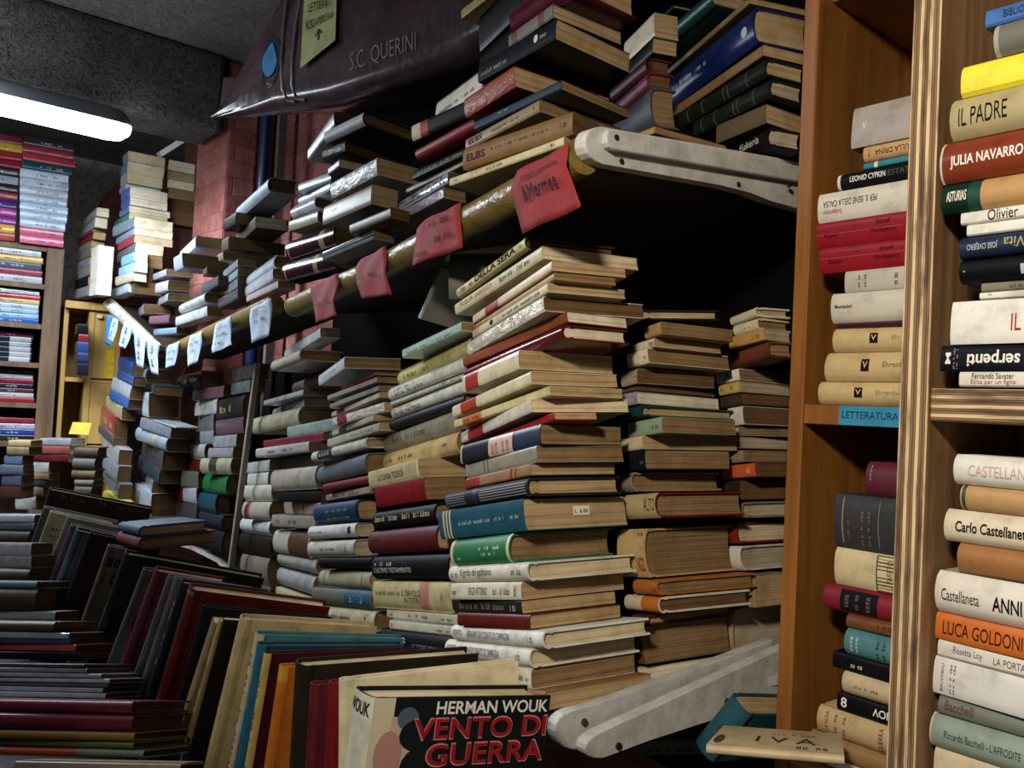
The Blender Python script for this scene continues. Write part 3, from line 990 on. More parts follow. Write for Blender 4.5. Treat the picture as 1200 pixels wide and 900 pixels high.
S11 = stack('the stack by the brown panel', G1, (868, 560, 1.20), [
    (371, 858, 887, 926, 'd2c8a8', 'hg', 'cream hardback', {'vt': 359, 'vL': 382}),
    (387, 862, 888, 926, 'cfc6a4', 'hb', 'cream hardback with fine print', {'vt': 372, 'text': [('~8', .4, .9, .3, .5, '6a5a40')]}),
    (398, 855, 896, 926, 'b58a50', 'pg', 'tan patterned paperback', {'vt': 384, 'text': [('~3', .7, .95, .3, .7, '5a3a1c')]}),
    (418, 856, 904, 926, '6e3826', 'hb', 'russet brown hardback', {'vt': 399, 'vL': 432}),
    (445, 840, 867, 926, 'd3ccb6', 'pb', 'white paperback with handwritten letter', {'vt': 431, 'text': [('A!', .35, .7, .2, .8, '2a2620')]}),
    (459, 843, 867, 926, 'b59a58', 'pg', 'yellow paperback with dark marks', {'vt': 446, 'text': [('~2', .1, .3, .3, .7, '3a2c1c'), ('~2', .6, .8, .3, .7, '3a2c1c')]}),
    (474, 845, 870, 926, '3a2a1e', 'pd', 'dark brown paperback', {'vt': 460}),
    (497, 858, 872, 926, 'c3bdb0', 'pd', 'white paperback with brown pages', {'vt': 475}),
    (510, 846, 866, 926, 'a39880', 'pb', 'buff paperback', {'vt': 500}),
    (525, 846, 866, 926, '8a806c', 'pg', 'grey paperback', {'vt': 511}),
    (541, 850, 872, 926, '857760', 'pb', 'drab paperback', {'vt': 527}),
    (558, 848, 886, 926, 'b5522c', 'pd', 'orange paperback', {'vt': 542, 'text': [('~2', .75, .9, .3, .7, 'e2b08a')]}),
    (586, 850, 868, 926, '2a2018', 'pd', 'black paperback', {'vt': 562}),
    (607, 852, 873, 926, '7d725c', 'hg', 'olive-grey hardback', {'vt': 588}),
    (637, 848, 868, 926, '7c1f1c', 'hc', 'red-spined hardback', {'vt': 612}),
    (669, 850, 872, 926, 'c9c2b0', 'hg', 'white hardback with grey pages', {'vt': 640}),
    (712, 862, 888, 926, '8d7a54', 'pt', 'khaki paperback', {'vt': 674}),
    (770, 855, 864, 926, 'a18e68', 'hg', 'thick book with worn beige spine', {'vt': 715, 'crinkle': .6}),
], 357, hor=(640, 585), W0=.14, jit=4)

# ---------------------------------------------------------------- the stacks on the upper boat shelf
G2 = 'books piled on the upper shelf'
U1 = stack('the big red note heap', G2, (650, 110, 1.08), [
    (2, 551, 665, 746, '4c1226', 'ht', 'glossy maroon hardback with its cover flopping', {'vL': 73, 'vt': -32, 'rough': .2, 'Lmax': .26}),
    (20, 562, 648, 728, '6f6c68', 'pt', 'grey paperback with reddish squares', {'vL': 79, 'vt': 3, 'bands': [(.06, .2, '6a3a38'), (.68, .82, '6a3a38')]}),
    (45, 561, 653, 738, '12161c', 'pt', 'black paperback with a round white mark', {'vL': 97, 'vt': 18, 'text': [('o', .74, .79, .35, .75, 'c9c9c4'), ('~4', .82, .9, .4, .65, '9a9a96'), ('~16', .05, .4, .2, .45, '9aa0a6')]}),
    (79, 545, 627, 715, '8a3a28', 'pt', 'red textured paperback', {'vL': 138, 'vt': 54, 'crinkle': .35, 'text': [('~14', .08, .6, .2, .45, 'b58a5a'), ('~12', .5, .95, .55, .75, 'b07a5a')]}),
    (105, 556, 658, 736, '172638', 'pb', 'dark blue paperback with brown pages', {'vL': 153, 'vt': 92, 'text': [('~5', .3, .42, .5, .8, 'a8b0b4')]}),
    (122, 546, 643, 728, '8d7d5c', 'pb', 'grey-tan paperback with purple letters', {'vL': 176, 'vt': 107, 'text': [('ELBS', .05, .24, .3, .8, '4c2438', 'b'), ('~18', .38, .75, .35, .65, '4a4030'), ('~1', .93, .95, .3, .7, '33291c')]}),
    (161, 543, 666, 702, '7d5e33', 'pd', 'thick brown paperback with purple letters', {'vL': 199, 'vt': 132, 'text': [('ELBS', .04, .22, .3, .66, '4c2438', 'b'), ('~26', .28, .80, .48, .62, '4a361c'), ('~3', .90, .97, .4, .7, '4a361c')]}),
    (170, 527, 661, 700, 'cfc498', 'pt', 'long cream paperback over the shelf edge', {'vL': 218, 'vt': 159, 'text': [('~3', .05, .09, .3, .7, '2c2a22'), ('~8', .2, .31, .3, .7, '9a6a3a'), ('~9', .35, .5, .3, .7, '2c2a22'), ('~2', .9, .94, .3, .7, '2c2a22')]}),
], -32, uB=100, hor=(560, 560), lim=.06)

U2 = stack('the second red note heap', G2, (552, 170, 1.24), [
    (-8, 541, 590, 640, 'b09a5c', 'pd', 'yellowish paperback near the boat', {'vL': 22, 'vt': -22}),
    (40, 562, 585, 640, '121214', 'pd', 'black hardback in deep shadow', {'vt': -8}),  # this and the next: filler books, black like the shadow in this gap
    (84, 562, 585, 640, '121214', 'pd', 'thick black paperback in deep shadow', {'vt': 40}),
    (121, 511, 556, 600, 'd5d0c4', 'pd', 'white paperback with red-black print', {'vL': 150, 'vt': 86, 'text': [('~18', .1, .85, .40, .54, '5a2420')]}),
    (136, 483, 548, 600, '17171a', 'pd', 'black hardback with red-cream end', {'vL': 165, 'vt': 116, 'bands': [(.0, .16, 'c9bfa8'), (.16, .30, '9c2a22')]}),
    (151, 489, 558, 610, '7a1414', 'hd', 'thick dark red hardback', {'vL': 188, 'vt': 136}),
    (186, 484, 542, 600, '17181a', 'pd', 'black paperback with white lettering', {'vL': 211, 'vt': 174, 'text': [('~20', .1, .95, .3, .7, 'a09a8c')]}),
    (198, 476, 541, 600, '5e4a30', 'pd', 'thin brown booklet', {'vL': 227, 'vt': 190}),
    (214, 460, 525, 560, 'a6aab4', 'pd', 'white magazine with black pattern', {'vL': 253, 'vt': 200, 'rough': .15, 'text': [('~22', .03, .97, .55, .9, '1a1e2c'), ('~19', .05, .97, .15, .45, '1f2636')]}),
    (232, 456, 520, 546, '9a8a98', 'pb', 'crinkled lilac paperback', {'vL': 266, 'vt': 219, 'crinkle': .7, 'rough': .15}),
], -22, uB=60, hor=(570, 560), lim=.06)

U3 = stack('the crinkled silver heap', G2, (440, 180, 1.45), [
    (121, None, 412, 507, '3c2c1c', 'pd', 'old brown coverless paperback', {'vt': 104}),
    (138, 382, 435, 488, 'b5b7ba', 'hb', 'white hardback with black edges', {'vL': 168, 'vt': 121, 'board': '1f2024'}),
    (155, 378, 424, 486, '3a2a1c', 'pd', 'wavy dark brown paperback', {'vL': 187, 'vt': 143, 'crinkle': .5}),
    (169, 385, 423, 488, '2a1620', 'pc', 'dark paperback with pale pages', {'vL': 206, 'vt': 158}),
    (200, 388, 447, 500, 'a6a8a2', 'pt', 'crinkled silvery paperback', {'vL': 233, 'vt': 179, 'crinkle': .6, 'rough': .2}),
    (231, 379, 445, 480, '7d6c54', 'pt', 'broad tan paperback', {'vL': 264, 'vt': 206, 'text': [('~6', .2, .32, .5, .62, '4c4232')]}),
    (258, 410, 455, 470, '4e3e2c', 'pd', 'dull brown paperback', {'vL': 275, 'vt': 244}),
    (280, 378, 438, 452, '83868c', 'pb', 'striped black and white magazine', {'vL': 305, 'vt': 268, 'rough': .15, 'text': [('#', 0, 1, .35, .5, '20242c'), ('#', 0, 1, .7, .8, '20242c')]}),
], 104, uB=60, hor=(560, 560), lim=.07)

U4 = stack('the heap of the maroon pair', G2, (390, 250, 1.74), [
    (212, 350, 388, 398, 'aab4bc', 'pb', 'pale grey-blue paperback', {'vL': 226, 'vt': 200, 'rough': .2}),
    (223, 350, 387, 396, 'c6ccd4', 'pb', 'white paperback', {'vL': 241, 'vt': 213, 'rough': .18}),
    (233, 343, 383, 390, 'c3c9d2', 'hb', 'glossy white hardback', {'vL': 256, 'vt': 219, 'rough': .18}),
    (248, 339, 387, 398, 'b9b6a0', 'pb', 'cream paperback', {'vL': 271, 'vt': 235, 'rough': .25}),
    (287, 338, 394, 399, '3a161e', 'hb', 'gold-banded maroon leather hardback', {'vL': 305, 'vt': 263, 'rough': .2, 'bul': .008, 'bands': [(.04, .07, '9a8a6c'), (.70, .80, 'a39474')], 'text': [('~8', .25, .5, .4, .6, '6a4a4a')]}),
    (314, 334, 393, 399, '3a161e', 'hb', 'gold-banded maroon leather hardback', {'vL': 330, 'vt': 290, 'rough': .2, 'bul': .008, 'bands': [(.04, .07, '9a8a6c'), (.62, .70, 'a39474')], 'text': [('~8', .2, .45, .4, .6, '6a4a4a')]}),
], 199, uB=0, hor=(560, 560), lim=.05)

U5 = stack('the brown pillar heap', G2, (290, 290, 2.05), [
    (253, 279, 299, 349, '868e94', 'hd', 'grey-white hardback with a sprung cover', {'vt': 234, 'vL': 258}),
    (266, 262, 271, 338, '2c2420', 'pb', 'brown-paged book with a dark cover', {'vt': 252, 'wk': 1}),
    (280, 274, 283, 336, '4a3826', 'pc', 'brown paperback with pale pages', {'vt': 266}),
    (291, 260, 268, 334, '54402a', 'pb', 'brown paperback', {'vt': 276}),
    (300, 258, 267, 338, '8a7a60', 'pb', 'tan paperback', {'vt': 291}),
    (312, 257, 279, 300, '7c848e', 'pb', 'blue-grey paperback', {'vt': 302, 'vL': 330, 'rough': .2}),
    (323, 257, 279, 300, '8b939c', 'pb', 'pale blue-grey paperback', {'vt': 313, 'vL': 340, 'rough': .2}),
    (336, 256, 279, 300, '6a727c', 'pd', 'steel-grey paperback', {'vt': 324, 'vL': 352, 'rough': .2}),
    (350, 256, 279, 300, '3a3f46', 'pd', 'dark grey paperback', {'vt': 337, 'vL': 362, 'rough': .2}),
], 229, uB=-60, hor=(540, 520), jit=8)

U6 = stack('the short pile by the tape end', G2, (322, 320, 1.90), [
    (316, 284, 321, 345, 'b8c0c8', 'hb', 'glossy white hardback', {'vt': 300, 'vL': 341, 'rough': .15}),
    (327, 283, 320, 345, 'b3b8bc', 'pb', 'glossy white paperback', {'vt': 314, 'vL': 350, 'rough': .15}),
    (337, 289, 326, 345, 'b7a6a6', 'pb', 'pinkish white paperback', {'vt': 328, 'vL': 354, 'rough': .2}),
], 299, uB=-40, hor=(540, 540))

U7 = stack('the grey pile before the pillar', G2, (232, 320, 2.35), [
    (288, 211, 231, 264, '9aa2a8', 'pt', 'grey-white paperback', {'vt': 275, 'vL': 306, 'rough': .2}),
    (305, 204, 227, 268, '8c949e', 'pb', 'blue-grey paperback', {'vt': 288, 'vL': 318, 'rough': .2}),
    (318, 238, 247, 262, '4a3622', 'pd', 'brown paperback', {'vt': 306, 'T': .02}),
    (334, 236, 256, 275, '3c4044', 'pd', 'dark grey magazine', {'vt': 322, 'vL': 345}),
    (355, 212, 242, 263, 'a5a9ac', 'hb', 'silver-grey hardback', {'vt': 342, 'vL': 368, 'rough': .18}),
    (370, 206, 243, 261, 'aeb2b4', 'pb', 'white paperback', {'vt': 358, 'vL': 382, 'rough': .18}),
], 275, uB=-100, hor=(500, 500), jit=8)

U8 = stack('the jumbled pile on white tape', G2, (196, 330, 2.6), [
    (322, 172, 197, 226, '9c9cac', 'pb', 'lilac-white paperback', {'vt': 314, 'rough': .2}),
    (340, 182, 197, 222, 'a99fa6', 'pd', 'pinkish white paperback', {'vt': 328, 'rough': .2}),
    (352, 183, 197, 222, 'a6adb4', 'pd', 'pale grey paperback', {'vt': 343, 'rough': .2}),
    (365, 160, 176, 200, '8f969c', 'pd', 'grey paperback', {'vt': 354}),
    (378, 175, 200, 215, '6a4a58', 'pd', 'dusky purple paperback', {'vt': 368}),
    (391, 180, 207, 218, '7e93ac', 'pd', 'pale blue paperback', {'vt': 383, 'rough': .2}),
], 312, uB=-150, hor=(430, 480), jit=10)

U11 = stack('the dark gap under the red notes', G1, (517, 300, 1.29), [
    (297, 517, 602, None, 'c3ac7c', 'pt', 'cream paperback lying across, top book of', {'vt': 281, 'vL': 297}),
    (350, 526, 592, None, '6a675c', 'hd', 'grey box-like hardback, second book in', {'vt': 297}),
], 281, uB=-9000, hor=(500, 520), anchor='L', W0=.06, raw=True)
for b_ in BOOKS[-2:]:
    b_['label'] += ' the dark gap under the red notes'
q0, q1 = P(493, 374, 1.42), P(519, 314, 1.40)
X_ = (q1 - q0).normalized(); Y_ = (C - X_ * C.dot(X_)).normalized()
add_book(q0, X_, Y_, X_.cross(Y_), (q1 - q0).length, .14, .010, (0, 0, 0, 0, '8f8c84', 'pb', '', {}), 'thin grey book leaning in the dark gap under the red notes', G1)

# the heap at the shelf end, toward the wooden panel
U9 = stack('the white plate heap', G2, (892, 100, 1.16), [
    (-12, 748, 812, 950, '1b1c1e', 'ht', 'black patterned hardback', {'vt': -18, 'wk': .5, 'vL': 52, 'T': .02}),
    (-6, 757, 850, 950, '123c38', 'ht', 'dark green hardback', {'vt': -26, 'wk': .5, 'vL': 74, 'rough': .35}),
    (4, 770, 878, 950, '8a7a55', 'pt', 'long yellowish paperback', {'vt': -4, 'vL': 98}),
    (50, 772, 887, 948, '14235c', 'ht', 'big royal blue hardback with small white lettering', {'vt': 5, 'vL': 138, 'rough': .3, 'text': [('~7', .03, .15, .42, .58, '8f9cc0'), ('~12', .2, .42, .42, .58, 'd3d6e0'), ('~7', .46, .58, .42, .58, 'b7bdd0'), ('o', .90, .95, .3, .6, 'b7bdd0')]}),
    (65, 767, 894, 946, '8d6f50', 'pt', 'thick tan paperback', {'vt': 51, 'vL': 152}),
    (89, 798, 900, 944, '1a211c', 'ht', 'dark green leather hardback', {'vt': 66, 'vL': 150, 'text': [('#', x, x + .012, 0.02, .98, '4c5348') for x in (.12, .3, .55, .6, .8)]}),
    (113, 815, 905, 942, '1a211c', 'hg', 'dark green leather hardback', {'vt': 90, 'vL': 160, 'text': [('#', x, x + .012, 0.02, .98, '4c5348') for x in (.12, .3, .55, .6, .8)]}),
    (144, 840, 898, 941, '5f513c', 'pt', 'drab brown hardback', {'vt': 120, 'vL': 168}),
    (171, 866, 903, 940, '131416', 'hg', 'black hardback with white italic letters', {'vt': 147, 'vL': 190, 'text': [('Eukeria', .15, .75, .35, .75, 'c9c6bc')]}),
], -24, uB=240, hor=(540, 560))

U10 = stack('the crimson pile behind the heaps', G2, (750, 90, 1.30), [
    (42, 732, 767, 772, 'd2c9b4', 'pt', 'white booklet with a rounded spine', {}),
    (62, 738, 765, 772, '22221f', 'pt', 'black patterned paperback', {}),
    (85, 718, 760, 772, '601a34', 'hd', 'crimson clothbound hardback', {}),
    (105, 718, 762, 772, '74163c', 'hd', 'bright crimson clothbound hardback', {}),
    (148, 722, 766, 772, '454b52', 'hb', 'slate-grey rounded hardback', {'bul': .006}),
], 14, uB=240, hor=(540, 560), L0=.16)

stack('the small spot behind the white end plate', G2, (767, 155, 1.075), [
    (156, 767, 850, None, '8a6a4a', 'pt', 'thin tan paperback lying alone, top book of', {'vt': 147, 'yaw': 0}),
], 147, uB=2300, hor=(452, 529), sx=1, anchor='L', W0=.10, raw=True)
BOOKS[-1]['label'] = 'thin tan paperback lying alone just behind the upper white end plate'

# ---------------------------------------------------------------- the plywood bookcase
def ply_ref(u):
    m = (u - 600) / 1000.0
    t = (.341 - .70 * m) / (.6387 + .7695 * m)
    return .70 + .7695 * t


def wood_ref(u):
    m = (u - 600) / 1000.0
    return .915 / (.7695 * m + .6387)


HA = (440 + 230 * .0514, 440 + 1730 * .0514)
G3 = 'books on the plywood bookcase'
B1 = stack('the upper plywood pile', G3, (1115, 300, ply_ref(1115) + .012), [
    (33, 1155, None, None, '3f6aa8', 'pc', 'sky blue paperback', {'text': [('BIBLIOTECA', .19, .6, .3, .75, '1d2c44')], 'board': '4a6a90'}),
    (67, 1167, None, None, '6a675f', 'hg', 'dark grey hardback', {'bands': [(.0, .05, '9a978c')]}),
    (115, 1127, None, None, 'e6d838', 'hw', 'bright yellow blank hardback', {'bul': .003}),
    (166, 1116, None, None, 'a89a70', 'hc', 'mottled beige hardback with large black capitals', {'text': [('IL PADRE', .10, .62, .28, .70, '17150f')], 'board': '1f1d1a'}),
    (217, 1103, None, None, '7a3420', 'hc', 'rust brown hardback with white capitals', {'rough': .3, 'bands': [(0, .025, 'c9bda8')], 'text': [('JULIA NAVARRO', .12, .90, .28, .60, 'e6dfd2', 'b')]}),
    (252, 1105, None, None, '10281f', 'hc', 'dark green hardback with a tan panel', {'bands': [(.30, .44, '123f31'), (.44, 1., 'b08a58')], 'text': [('ASTURIAS', .07, .29, .35, .70, 'd6d3c4', 'b')]}),
    (264, 1126, None, None, 'd8d4c8', 'pw', 'thin white paperback with black lettering', {'text': [('Olivier', .30, .62, .1, .95, '1d1c1a')]}),
    (277, 1133, None, None, 'dedbd0', 'pw', 'blank white paperback', {}),
    (305, 1126, None, None, '15213c', 'hw', 'navy hardback with upside-down lettering', {'text': [('JOSE OVEJERO', .09, .42, .35, .68, 'b9bcc4', 'u'), ('Vita', .48, .7, .3, .75, 'a9a070', 'u')]}),
    (333, 1126, None, None, '0c0d10', 'hw', 'plain black hardback', {'text': [('#', .05, .07, .45, .52, '9a9a96'), ('#', .66, .7, .2, .6, 'b4b4b0')]}),
    (342, 1150, None, None, '75735f', 'pw', 'thin olive-grey paperback', {'text': [('~9', .3, .7, .3, .7, '3a3a30')]}),
    (351, 1148, None, None, 'd9d6c8', 'pw', 'thin white paperback', {'text': [('~2', .1, .15, .5, .8, '4a4a44')]}),
    (404, 1114, None, None, 'dcd9cf', 'pw', 'very thick white paperback with a red initial', {'text': [('IL', .65, .75, .28, .66, 'a8242c')]}),
    (435, 1102, None, None, '12141d', 'pw', 'black paperback with upside-down title', {'text': [('e serpenti', .30, .98, .18, .80, 'dcdad2', 'ub'), ('M', .06, .12, .28, .72, 'dcdad2', 'vb'), ('~9', .145, .165, .08, .92, '9a9a9a', 'v'), ('~8', .18, .20, .08, .92, '9a9a9a', 'v')]}),
    (453, 1124, None, None, 'd5d0c0', 'pw', 'small white two-coloured paperback', {'text': [('Fernando Savater', .14, .58, .54, .92, '2a2823'), ('Etica per un figlio', .13, .60, .12, .48, 'b0463a')]}),
], 12, uB=-230, hor=HA, anchor='L', L0=.17, tscale=.41, lim=0)

B2 = stack('the lower plywood pile', G3, (1105, 700, ply_ref(1105) + .012), [
    (567, 1120, None, None, 'dad8ce', 'hw', 'white hardback with faint pink capitals', {'text': [('CASTELLANETA', .17, .98, .32, .68, 'c2a39a')]}),
    (597, 1127, None, None, 'b58f5e', 'hc', 'tan hardback with a green end band', {'bands': [(.02, .06, '2c4a36')]}),
    (633, 1109, None, None, 'd3c6ae', 'hw', 'cream hardback with bold black name', {'board': '2a2430', 'text': [('Carlo Castellaneta', .13, .92, .35, .68, '16140f', 'b')]}),
    (671, 1124, None, None, '9a6a3c', 'hc', 'wood-brown hardback', {}),
    (716, 1099, None, None, 'd9d4c8', 'hw', 'white hardback with bold black letters', {'text': [('Castellaneta', .08, .50, .34, .62, '26241f'), ('ANNI', .64, .95, .30, .64, '141310', 'b')], 'board': 'a89a80'}),
    (746, 1091, None, None, 'c4682a', 'pw', 'orange paperback with tall black capitals', {'yaw': -3, 'text': [('LUCA GOLDONI', .09, .96, .25, .75, '2a160c')]}),
    (768, 1099, None, None, 'd6d1c6', 'pw', 'slim white paperback with grey lettering', {'text': [('Rosetta Loy', .18, .50, .28, .78, '55524c'), ('LA PORTA', .62, .95, .28, .7, '55524c')]}),
    (806, 1079, None, None, 'd3d0ca', 'pw', 'white paperback with a mauve marbled cover', {'yaw': -4, 'top': [('#', .06, .99, .02, .98, '9a8684')], 'text': [('BACCHELLI', .09, .12, .12, .85, '33312d', 'v'), ('~9', .19, .215, .1, .9, '33312d', 'v'), ('~9', .23, .255, .1, .9, '33312d', 'v')]}),
    (836, 1101, None, None, '6d7168', 'hw', 'dim grey hardback with dark red name', {'text': [('Bacchelli', .08, .40, .35, .80, '6a2c28')]}),
    (872, 1088, None, None, '87958a', 'hw', 'grey-green hardback with thin black lettering', {'bands': [(0, .02, 'c0b8a0')], 'text': [("Riccardo Bacchelli - L'AFRODITE", .17, .98, .42, .64, '2c332d')]}),
    (925, 1094, None, None, 'c8b898', 'pw', 'cream book at the frame bottom', {}),
], 531, uB=-230, hor=HA, anchor='L', L0=.17, tscale=.41, lim=0)

G4 = 'books in the wooden bookcase'
B3 = stack('the blue-labelled shelf pile', G4, (985, 300, wood_ref(985) + .012), [
    (175, 998, None, None, 'a39a92', 'pg', 'thick warm grey paperback with a white mark', {'text': [('V', .12, .17, .40, .60, 'd8d4cc', 'b')], 'board': '8d857c'}),
    (191, 1013, None, None, 'c19a6a', 'hc', 'tan book with upside-down black title', {'text': [('~2', .06, .10, .3, .7, '2a241a'), ('PONTE SULLA DRINA', .13, .75, .30, .62, '2a241a', 'u')]}),
    (199, 1012, None, None, '2a7a8c', 'pw', 'thin teal book with a white square', {'bands': [(.12, .16, 'd5d2c4')]}),
    (224, 983, None, None, '121314', 'hw', 'black hardback with condensed white capitals', {'bands': [(0, .035, 'd6d2c6')], 'text': [('LEONID CYPKIN', .15, .55, .36, .70, 'd8d5cc', 'b'), ('ESTATE', .58, .85, .36, .70, '55504a')]}),
    (262, 959, None, None, 'cfc8b8', 'pw', 'cream paperback with upside-down title', {'rough': .3, 'bul': .003, 'text': [('PER IL BENE DELLA CAUSA', .07, .70, .48, .70, '26241f', 'u'), ('Solzenitsyn', .06, .30, .22, .42, '9a3038', 'u')]}),
    (292, 957, None, None, '8a1420', 'pw', 'dark red paperback with small black names', {'text': [('Jozsef', .70, .86, .62, .86, '26080c'), ('Mindszenty', .64, .92, .30, .52, '26080c'), ('Rusconi', .10, .26, .38, .55, '26080c'), ('#', .0, 1, .50, .515, 'b0606a')]}),
    (321, 960, None, None, '8a1420', 'pw', 'dark red paperback with small black names', {'text': [('Jozsef', .70, .86, .62, .86, '26080c'), ('Mindszenty', .64, .92, .30, .52, '26080c'), ('Rusconi', .12, .28, .34, .52, '26080c'), ('#', .0, 1, .56, .575, 'b0606a')]}),
    (343, 990, None, None, 'b9b2a4', 'pw', 'small off-white paperback with upright print', {'text': [('~5', .15, .18, .2, .8, '33302b', 'v'), ('~5', .22, .25, .2, .8, '33302b', 'v'), ('~6', .55, .60, .2, .8, '33302b', 'v')]}),
    (379, 975, None, None, 'cbc4b4', 'hw', 'rounded cream hardback with a small black word', {'bul': .004, 'rough': .3, 'text': [('Mondadori', .05, .25, .47, .60, '16140f', 'b'), ('#', .84, .9, .35, .75, '8a1c24')]}),
    (385, 981, None, None, '3a0f14', 'pw', 'very thin black and red booklet', {}),
    (413, 978, None, None, 'c3aa7a', 'hw', 'sand-coloured hardback with a black badge', {'rough': .45, 'text': [('#', .42, .51, .34, .76, '17150f'), ('V', .435, .495, .46, .68, 'c3aa7a', 'b'), ('Ehrenburg', .66, .98, .42, .66, '8a7a56')]}),
    (447, 969, None, None, 'c3aa7a', 'hw', 'sand-coloured hardback with a black badge', {'rough': .45, 'text': [('#', .42, .51, .34, .76, '17150f'), ('V', .435, .495, .46, .68, 'c3aa7a', 'b'), ('Ehrenburg', .66, .98, .42, .66, '6a5c3e')]}),
    (474, 961, None, None, 'c3aa7a', 'hw', 'sand-coloured hardback with a black badge', {'rough': .45, 'text': [('#', .42, .51, .34, .76, '17150f'), ('V', .435, .495, .46, .68, 'c3aa7a', 'b'), ('Ehrenburg', .66, .98, .42, .66, '8a7a56')]}),
], 127, uB=-230, hor=HA, anchor='L', L0=.20, tscale=.52, lim=0)

B4 = stack('the pile below blue label', G4, (985, 700, wood_ref(985) + .012), [
    (580, 1006, None, None, '5c2030', 'hc', 'maroon cloth hardback', {'dy': .02, 'text': [('~4', .05, .065, .45, .95, 'b9a58a', 'v')]}),
    (640, 979, None, None, '34353a', 'hc', 'thick slate hardback with faded gilt lines', {'text': [('#', .10, .115, .1, .95, '8a8468'), ('#', .52, .53, .1, .95, '77725a'), ('~8', .16, .19, .2, .7, '77725a', 'v'), ('~9', .32, .35, .1, .75, '77725a', 'v'), ('~9', .40, .43, .1, .75, '77725a', 'v')]}),
    (684, 979, None, None, 'cdbc92', 'hc', 'cream hardback with a framed upright title', {'bul': .004, 'text': [('#', .48, .98, .03, .97, '4a4432'), ('#', .495, .98, .06, .94, 'cdbc92'), ('L. PARETO', .60, .66, .12, .86, '33301f', 'v'), ("LA ROSA D'ORO", .74, .82, .05, .95, '26231a', 'vb')]}),
    (712, 967, None, None, '7c1c2a', 'hc', 'crimson hardback with a black title panel', {'text': [('#', .20, .62, .1, .9, '17141a'), ('~4', .24, .30, .25, .75, '6a6258', 'v'), ('~5', .36, .41, .2, .8, '6a6258', 'v'), ('~4', .48, .54, .2, .8, '6a6258', 'v')]}),
    (735, 993, None, None, '6e4424', 'hc', 'thin brown hardback', {'text': [('~7', .35, .75, .4, .8, '5a1c14')]}),
    (766, 992, None, None, '4d7f84', 'hc', 'teal cloth hardback', {'text': [('~4', .06, .10, .2, .8, 'b9d0c8', 'v'), ('~4', .13, .16, .2, .8, 'b9d0c8', 'v'), ('~6', .36, .40, .15, .9, '1d2c2c', 'v'), ('~6', .43, .47, .15, .9, '1d2c2c', 'v')]}),
    (781, 976, None, None, '111113', 'pw', 'slim black paperback', {'text': [('~5', .22, .36, .3, .6, 'c9c7c0')]}),
    (812, 989, None, None, 'c2b08c', 'hc', 'beige hardback with worn corners', {'text': [('~9', .14, .42, .42, .56, '4a4232'), ('~2', .6, .68, .3, .7, '4a4232'), ('~3', .86, .95, .3, .7, '4a4232')]}),
    (831, 981, None, None, '131314', 'pw', 'black paperback with a white numeral', {'text': [('8', .05, .12, .25, .8, 'e0ddd4', 'b'), ('TAMONOV', .42, .95, .3, .75, 'dedbd2', 'bu')]}),
    (857, 960, None, None, 'ba9f76', 'hc', 'light brown hardback with stamped letters', {'text': [('LA NOIA', .10, .14, .2, .9, '4a3a26', 'v'), ('~5', .2, .24, .2, .9, '4a3a26', 'v'), ('~5', .3, .34, .2, .9, '4a3a26', 'v'), ('GUERRA', .72, .77, .1, .9, '33281a', 'v'), ('~6', .84, .89, .1, .9, '33281a', 'v')]}),
    (878, 950, None, None, '8c6a42', 'hc', 'darker brown book', {'text': [('~3', .15, .19, .3, .7, '4a341e'), ('~5', .3, .34, .2, .8, '6a4c2c', 'v'), ('~5', .4, .44, .2, .8, '6a4c2c', 'v')]}),
    (893, 958, None, None, 'c9bfa8', 'pw', 'half-hidden white book', {}),
], 540, uB=-230, hor=HA, anchor='L', L0=.20, tscale=.52, lim=0)

f0_ = P(1087, 470, .70); f0_.z = 0
for b_ in BOOKS:
    if b_['group'] == G3:
        d_ = (b_['o'] - f0_).dot(-A)
        if d_ < .0035:
            b_['o'] = b_['o'] + b_['X'] * (.0035 - d_)

# ---------------------------------------------------------------- standing books on the table
G5 = 'books standing on the table'
UPR = []


def upright(u, v, D, W, H, T, col, code, look, opt=None, yaw=24, lean=0, roll=0, stuff=False):
    """a standing book: u, v, D is the top of the edge between spine and front cover; lean tips the top toward the reader"""
    opt = opt or {}
    if lean > 0:
        roll = roll + 2 + lean * .75
        yaw = yaw + 12
    a = math.radians(yaw)
    e1 = Vector((math.cos(a), math.sin(a), 0))
    back = Vector((-math.sin(a), math.cos(a), 0))
    up = Vector((0, 0, 1))
    R1 = Matrix.Rotation(math.radians(lean), 3, e1)
    up = R1 @ up; back = R1 @ back
    R2 = Matrix.Rotation(math.radians(roll), 3, back)
    up = R2 @ up; e1 = R2 @ e1
    top = P(u, v, D)
    o = top - up * H
    k = len(UPR)
    where = 'front book' if k == 0 else ORD[k] + ' from the front'
    add_book(o, up, e1, back, H, W, T, (0, 0, 0, 0, col, code, look, opt), look + ', ' + where + ' of the standing row', G5, stuff)
    UPR.append((o, up, e1, back, H, W, T))


